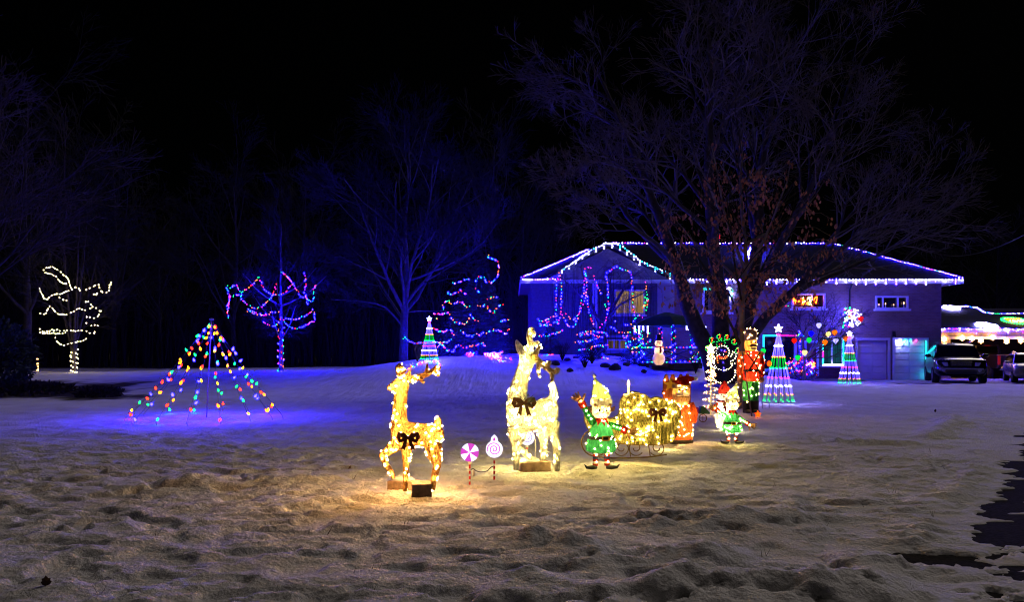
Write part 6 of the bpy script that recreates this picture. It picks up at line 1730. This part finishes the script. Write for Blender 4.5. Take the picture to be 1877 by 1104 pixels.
for q in (-1, 1): MB().ell((q * 6 * kx, -16.5 * kx, 99 * kx), (2 * kx, 1.5 * kx, 2.3 * kx), 8, 6).build('eye', BELT, sa)
MB().ell((0, -18 * kx, 96 * kx), (2.5 * kx,) * 3, 8, 6).build('nose', REDC, sa)
MB().lathe([(15 * kx, 102 * kx), (17 * kx, 105 * kx), (16 * kx, 109 * kx)], 16, c=(0, -2 * kx, 0), sy=.85).build('hat_trim', GOLDF, sa, smooth=True)
MB().tube([(0, 0, 107 * kx), (3 * kx, 0, 114 * kx), (12 * kx, 0, 118 * kx), (24 * kx, 0, 119 * kx)], [15 * kx, 11 * kx, 7 * kx, 3 * kx], 12).build('hat', REDL_, sa, smooth=True)
MB().ell((27 * kx, 0, 119 * kx), (4 * kx,) * 3, 10, 8).build('pompom', TRIM, sa, smooth=True)
for q in (-1, 1): MB().tube([(q * 16 * kx, -4 * kx, 74 * kx), (q * 23 * kx, -8 * kx, 54 * kx), (q * 20 * kx, -14 * kx, 40 * kx)], [7 * kx, 7 * kx, 5 * kx], 10).build('arm', RMESH, sa, smooth=True)
pts = [Vector(p_) for p_ in cb.sample(110, .008) if p_[1] < .03] + [Vector((rng.uniform(-10, 10) * kx, -17 * kx, rng.uniform(88, 108) * kx)) for _ in range(9)]
lights(sa, pts, ['H'] * len(pts), .0095, .6, ico=True)
inn = [(rng.uniform(-.06, .06), rng.uniform(-.03, .03), z * kx) for z in np.linspace(12, 100, 16)]
lights(sa, inn, ['H'] * 16, .014, 1.1, name='inner_bulbs', ico=True)
xp = P(1240, 806, 13.9).x; kp = 13.9 / FPX
pb_ = thing('picket_board', 'reddish picket board with pointed tops and a yellow star behind santa', 'picket fence', (xp, 13.9, gz(xp, 13.9)))
PICK = lucent('red_picket', (.42, .13, .06), .35, 20, .3)
for i, (a, zt) in enumerate(((-19, 118), (-7, 119), (8, 119), (20, 119))):
    MB().prism([((a - 6) * kp, 0), ((a + 6) * kp, 0), ((a + 6) * kp, (zt - 13) * kp), ((a + 2) * kp, (zt) * kp), ((a - 2) * kp, zt * kp), ((a - 6) * kp, (zt - 13) * kp)], -.012, .012).build('picket', PICK, pb_)
for z in (30, 85): MB().box((0, .025, z * kp), (52 * kp, .02, 7 * kp)).build('rail', PICK, pb_)
st = MB().prism([(x_ - 12 * kp, z_ + 99 * kp) for x_, z_ in STARP(13 * kp, 5.2 * kp)], -.035, -.015).build('star', mat('yellow_star', (.75, .50, .04), .6, .1, 10), pb_)
pts = [Vector((rng.uniform(-24, 6) * kp, -.03, rng.uniform(60, 78) * kp)) for _ in range(14)] + [Vector((q_ * kp, -.05, z_ * kp)) for q_, z_ in ((-24, 84), (4, 82), (-22, 108), (14, 96), (-2, 110), (24, 104))]  # upper bulbs are added to brighten the star and picket tops
lights(pb_, pts, ['H'] * len(pts), .011, .45, ico=True)
# toy wagon beside santa
xw = P(1280, 762, 17.0).x; wg = thing('toy_wagon', 'little pink and green toy wagon behind santa with two wheels', 'toy wagon', (xw, 17.2, gz(xw, 17.2)))
MB().box((-.06, 0, .24), (.2, .16, .14)).build('pink_body', mat('magenta_cloth', (.40, .03, .14), .6), wg, bevel=.02)
MB().prism([(.05, .17), (.27, .17), (.27, .2), (.16, .33), (.08, .33)], -.08, .08).build('green_body', mat('dull_green', (.06, .16, .05), .6), wg, bevel=.01)
for a in (-.08, .12): MB().tube([(a + .08 * cos(q), -.09, .085 + .08 * sin(q)) for q in np.linspace(0, 2 * pi, 20)], .01, 6, cap=False).tube([(a, -.09, .005), (a, -.09, .165)], .006, 4).tube([(a - .08, -.09, .085), (a + .08, -.09, .085)], .006, 4).build('wheel', GRUN, wg)

# ================================================================== SPIRAL TREE, SNOWMAN FIGURES, TOY SOLDIER
Yp = 19.6; xp = P(1303, 757, Yp).x; sp_ = thing('spiral_light_tree', 'white spiral tree of lights with a star left of the snowman', 'light tree', (xp, Yp, gz(xp, Yp))); kp = Yp / FPX
MB().tube([(0, 0, -.1), (0, 0, 118 * kp)], .012, 6).build('pole', lamp('Y', 0.0064), sp_)
hel = [Vector(((16 * (1 - .72 * f) * cos(f * 50)) * kp, (16 * (1 - .72 * f) * sin(f * 50)) * kp, (6 + 102 * f) * kp)) for f in np.linspace(0, 1, 220)]
MB().tube(hel, .008, 4, cap=False).build('spiral_tube', lamp('H', 0.00576), sp_)
q = along(hel, .10); lights(sp_, q, ['H'] * len(q), .012, .45)
q = [Vector((rng.uniform(-7, 7) * kp, rng.uniform(-5, 5) * kp, rng.uniform(60, 112) * kp)) for _ in range(55)]; lights(sp_, q, ['H'] * len(q), .013, .5, name='bulbs')
MB().prism([(a, c + 118 * kp) for a, c in STARP(10 * kp, 4.5 * kp)], -.02, .02).build('star', lamp('H', 0.112), sp_)

Yj = 22.5; xj = P(1326, 736, Yj).x; jm = thing('juggling_snowman_motif', 'flat outline snowman of lights with green hat and an arc of ornaments', 'light motif', (xj, Yj, gz(xj, Yj)))
def LJ(x, y): return P(x, y, Yj) - Vector((xj, Yj, gz(xj, Yj)))
fr = MB(); pts = []; ks = []
def run(path, k, sp=.07, closed=False):
    pth = smoothpath([LJ(*q) for q in path], .03); fr.tube(pth, .006, 4, cap=False)
    q = along(pth, sp); pts.extend(q); ks.extend([k] * len(q) if len(k) == 1 else [k[i % len(k)] for i in range(len(q))])
circ = lambda cx, cy, rx, ry, a0=0, a1=2 * pi, n=18: [(cx + rx * cos(a), cy + ry * sin(a)) for a in np.linspace(a0, a1, n)]
run(circ(1325, 646, 12, 12, pi * .75, pi * 2.25), 'F'); run(circ(1326, 664, 18, 15, .3, pi - .1), 'F'); run(circ(1326, 682, 22, 21, -.25, pi + .25), 'F')
run([(1338, 655), (1342, 650), (1343, 644), (1347, 647), (1350, 650), (1347, 658), (1340, 662)], 'F'); run([(1340, 668), (1350, 666), (1360, 663)], 'F'); run([(1339, 660), (1340, 668)], 'F')
run([(1295, 655), (1300, 650), (1298, 660), (1308, 662)], 'F')
run([(1314, 634), (1315, 626), (1328, 625), (1329, 631)], 'G'); run([(1312, 636), (1322, 634), (1334, 635)], 'G'); run([(1316, 632), (1322, 631), (1326, 630)], 'R')
run([(1314, 652), (1324, 656), (1333, 652)], 'OR', .05); run([(1314, 654), (1316, 666)], 'O', .05); run([(1318, 657), (1328, 658), (1333, 654)], 'O', .05)
run([(1326, 644), (1332, 646)], 'A', .05); run([(1325, 662), (1327, 668)], 'B', .08); run([(1326, 672), (1328, 684)], 'B', .08); run([(1322, 642), (1323, 643)], 'B', .02); run([(1328, 642), (1329, 643)], 'B', .02); run([(1315, 651), (1333, 650)], 'F', .11)
for (cx, cy) in ((1298, 639), (1305, 624), (1319, 618), (1333, 619), (1346, 627), (1353, 643)):
    run(circ(cx, cy, 5, 5, pi * .1, pi * 1.5, 9), 'G', .05); run([(cx - 2, cy - 5), (cx + 1, cy - 1), (cx - 1, cy + 3), (cx + 3, cy - 6)], 'OR', .045)
fr.tube([LJ(1318, 700), LJ(1318, 738)], .008, 4).tube([LJ(1334, 700), LJ(1334, 738)], .008, 4)
fr.build('frame', BLACKM, jm, fix=False); lights(jm, pts, ks, .013, .5)

b = P(1327, 790, 15.6); sx_ = P(1328, 0, 15.6).x
s2 = snowman('small overexposed white snowman in red hat behind the smaller elf', (sx_, 15.6, gz(sx_, 15.6) - .02), .92, 'stocking', REDC, .9, 8, radians(-20), bulbs=60, bk='F')
MB().tube([(-.12, -.02, .50), (-.2, -.05, .44), (-.24, -.06, .38)], [.035, .035, .045], 8).build('arm', REDL_, s2, smooth=True)

Yn = 19.7; xn = P(1376, 757, Yn).x; nk = thing('toy_soldier', 'tall toy soldier with red coat, green legs and lit fur hat', 'toy soldier', (xn, Yn, gz(xn, Yn)), radians(10)); kn = Yn / FPX
def N_(x, z, y=0): return Vector((x * kn, y * kn, z * kn))
TANF = lucent('tan_face', (.80, .48, .16), .5, 25, .2); HATB = lucent('grey_fur', (.32, .26, .24), .4, 70, .4); pts = []
for q in (-1, 1):
    lg = MB().lathe([(7 * kn, 20 * kn), (7.5 * kn, 35 * kn), (8 * kn, 62 * kn)], 12, c=(q * 7.5 * kn, 0, 0)); lg.build('leg', GRN, nk, smooth=True)
    pts += [Vector(p_) for p_ in lg.sample(20, .01) if p_[1] < .02]
    bt = MB().lathe([(7.5 * kn, 0), (7.5 * kn, 20 * kn), (8.2 * kn, 22 * kn)], 12, c=(q * 7.5 * kn, 0, 0)); bt.ell(N_(q * 7.5, 3, -5), (7 * kn, 9 * kn, 4 * kn), 10, 6); bt.build('boot', BLACKM, nk, smooth=True)
    am = MB().tube([N_(q * 17, 108), N_(q * 20, 95), N_(q * 21, 80), N_(q * 21, 66)], [6 * kn, 6.5 * kn, 6 * kn, 5 * kn], 10); am.build('arm', RMESH if q < 0 else REDL_, nk, smooth=True)
    pts += [Vector(p_) for p_ in am.sample(10, .01) if p_[1] < .02]
    MB().ell(N_(q * 21, 61), (5 * kn, 5 * kn, 6 * kn), 10, 8).build('hand', PEACH, nk, smooth=True)
    MB().lathe([(8 * kn, 107 * kn), (8.5 * kn, 110 * kn), (5 * kn, 113 * kn)], 12, c=(q * 17 * kn, 0, 0)).build('epaulette', BUCK, nk)
    MB().tube([N_(-q * 13, 110, -10), N_(q * 2, 90, -14), N_(q * 13, 74, -12)], 1.4 * kn, 5).build('strap', BELT, nk)
cb = MB().lathe([(15 * kn, 58 * kn), (16 * kn, 62 * kn), (15.5 * kn, 80 * kn), (16 * kn, 100 * kn), (13 * kn, 112 * kn), (6 * kn, 116 * kn)], 18, sy=.75); cb.build('coat', REDL_, nk, smooth=True)
pts += [Vector(p_) for p_ in cb.sample(44, .012) if p_[1] < .0]
MB().lathe([(16.3 * kn, 76 * kn), (16.3 * kn, 80 * kn)], 18, sy=.77).build('belt', BELT, nk)
hd = MB().lathe([(9 * kn, 114 * kn), (11 * kn, 118 * kn), (11.5 * kn, 126 * kn), (10.5 * kn, 134 * kn)], 16, sy=.9); ho = hd.build('head', TANF, nk, smooth=True)
MB().tube([N_(-7, 123, -10), N_(0, 124.5, -12), N_(7, 123, -10)], [1.6 * kn, 2.4 * kn, 1.6 * kn], 7).build('moustache', BELT, ho)
MB().box(N_(0, 118.5, -10.5), (9 * kn, 2 * kn, 4 * kn)).build('jaw', TRIM, ho)
for q in (-1, 1): MB().ell(N_(q * 4, 129, -10), (1.6 * kn,) * 3, 8, 6).build('eye', BELT, ho)
MB().ell(N_(0, 126, -12), (1.8 * kn, 2.5 * kn, 2 * kn), 8, 6).build('nose', PEACH, ho)
ht = MB().lathe([(10.5 * kn, 133 * kn), (11.5 * kn, 136 * kn), (12 * kn, 148 * kn), (9 * kn, 153 * kn), (2 * kn, 155 * kn)], 16, sy=.9); ht.build('hat', HATB, nk, smooth=True)
pts += [Vector(p_) for p_ in ht.sample(26, .01) if p_[1] < .03] + [Vector(p_) for p_ in hd.sample(12, .008) if p_[1] < -.05]
lights(nk, pts, ['H'] * len(pts), .0135, .6)
inn = [N_(rng.uniform(-5, 5), z, 0) for z in (30, 40, 50, 64, 70, 76, 82, 88, 94, 100, 106, 118, 124, 130)]
lights(nk, inn, ['H'] * len(inn), .02, 1.4, name='inner_bulbs')
# stake leaning before the soldier, star stakes on the snow
a, b_ = P(1360, 643, 19.2), P(1378, 760, 19.0)
o = MB().tube([Vector((0, 0, 0)), b_ - a - Vector((0, 0, .05))], [.014, .018], 6).build('leaning_stake', BARKP); o.location = a
tag(o, 'bare wooden stake leaning across the toy soldier', 'stake')
o = thing('star_stake', 'small orange glowing star on the snow at the soldier feet', 'star light', P(1389, 760, 18.6))
MB().prism(STARP(.085, .038), -.015, .015).build('star', lamp('O', 0.08), o); MB().tube([(0, 0, -.04), (0, 0, -.16)], .006, 4).build('spike', METAL, o)
for i, (px, py) in enumerate(((1398, 665), (1410, 667))):
    o = thing('lit_red_bulb', ['red lit ball at the soldier elbow', 'paler red lit ball left of the nearest cone tree'][i], 'light bulb', P(px, py, 21.5), 0, 'red lit balls beside the soldier')
    MB().ell((0, 0, 0), (.06, .06, .075), 10, 8).build('globe', lamp('O', 0.08), o, smooth=True); MB().lathe([(.02, .06), (.025, .1), (.01, .11)], 8).build('cap', WIRE, o)
    MB().tube([(0, 0, -.07), (0, 0, -1.25)], .007, 5).build('stake', METAL, o)
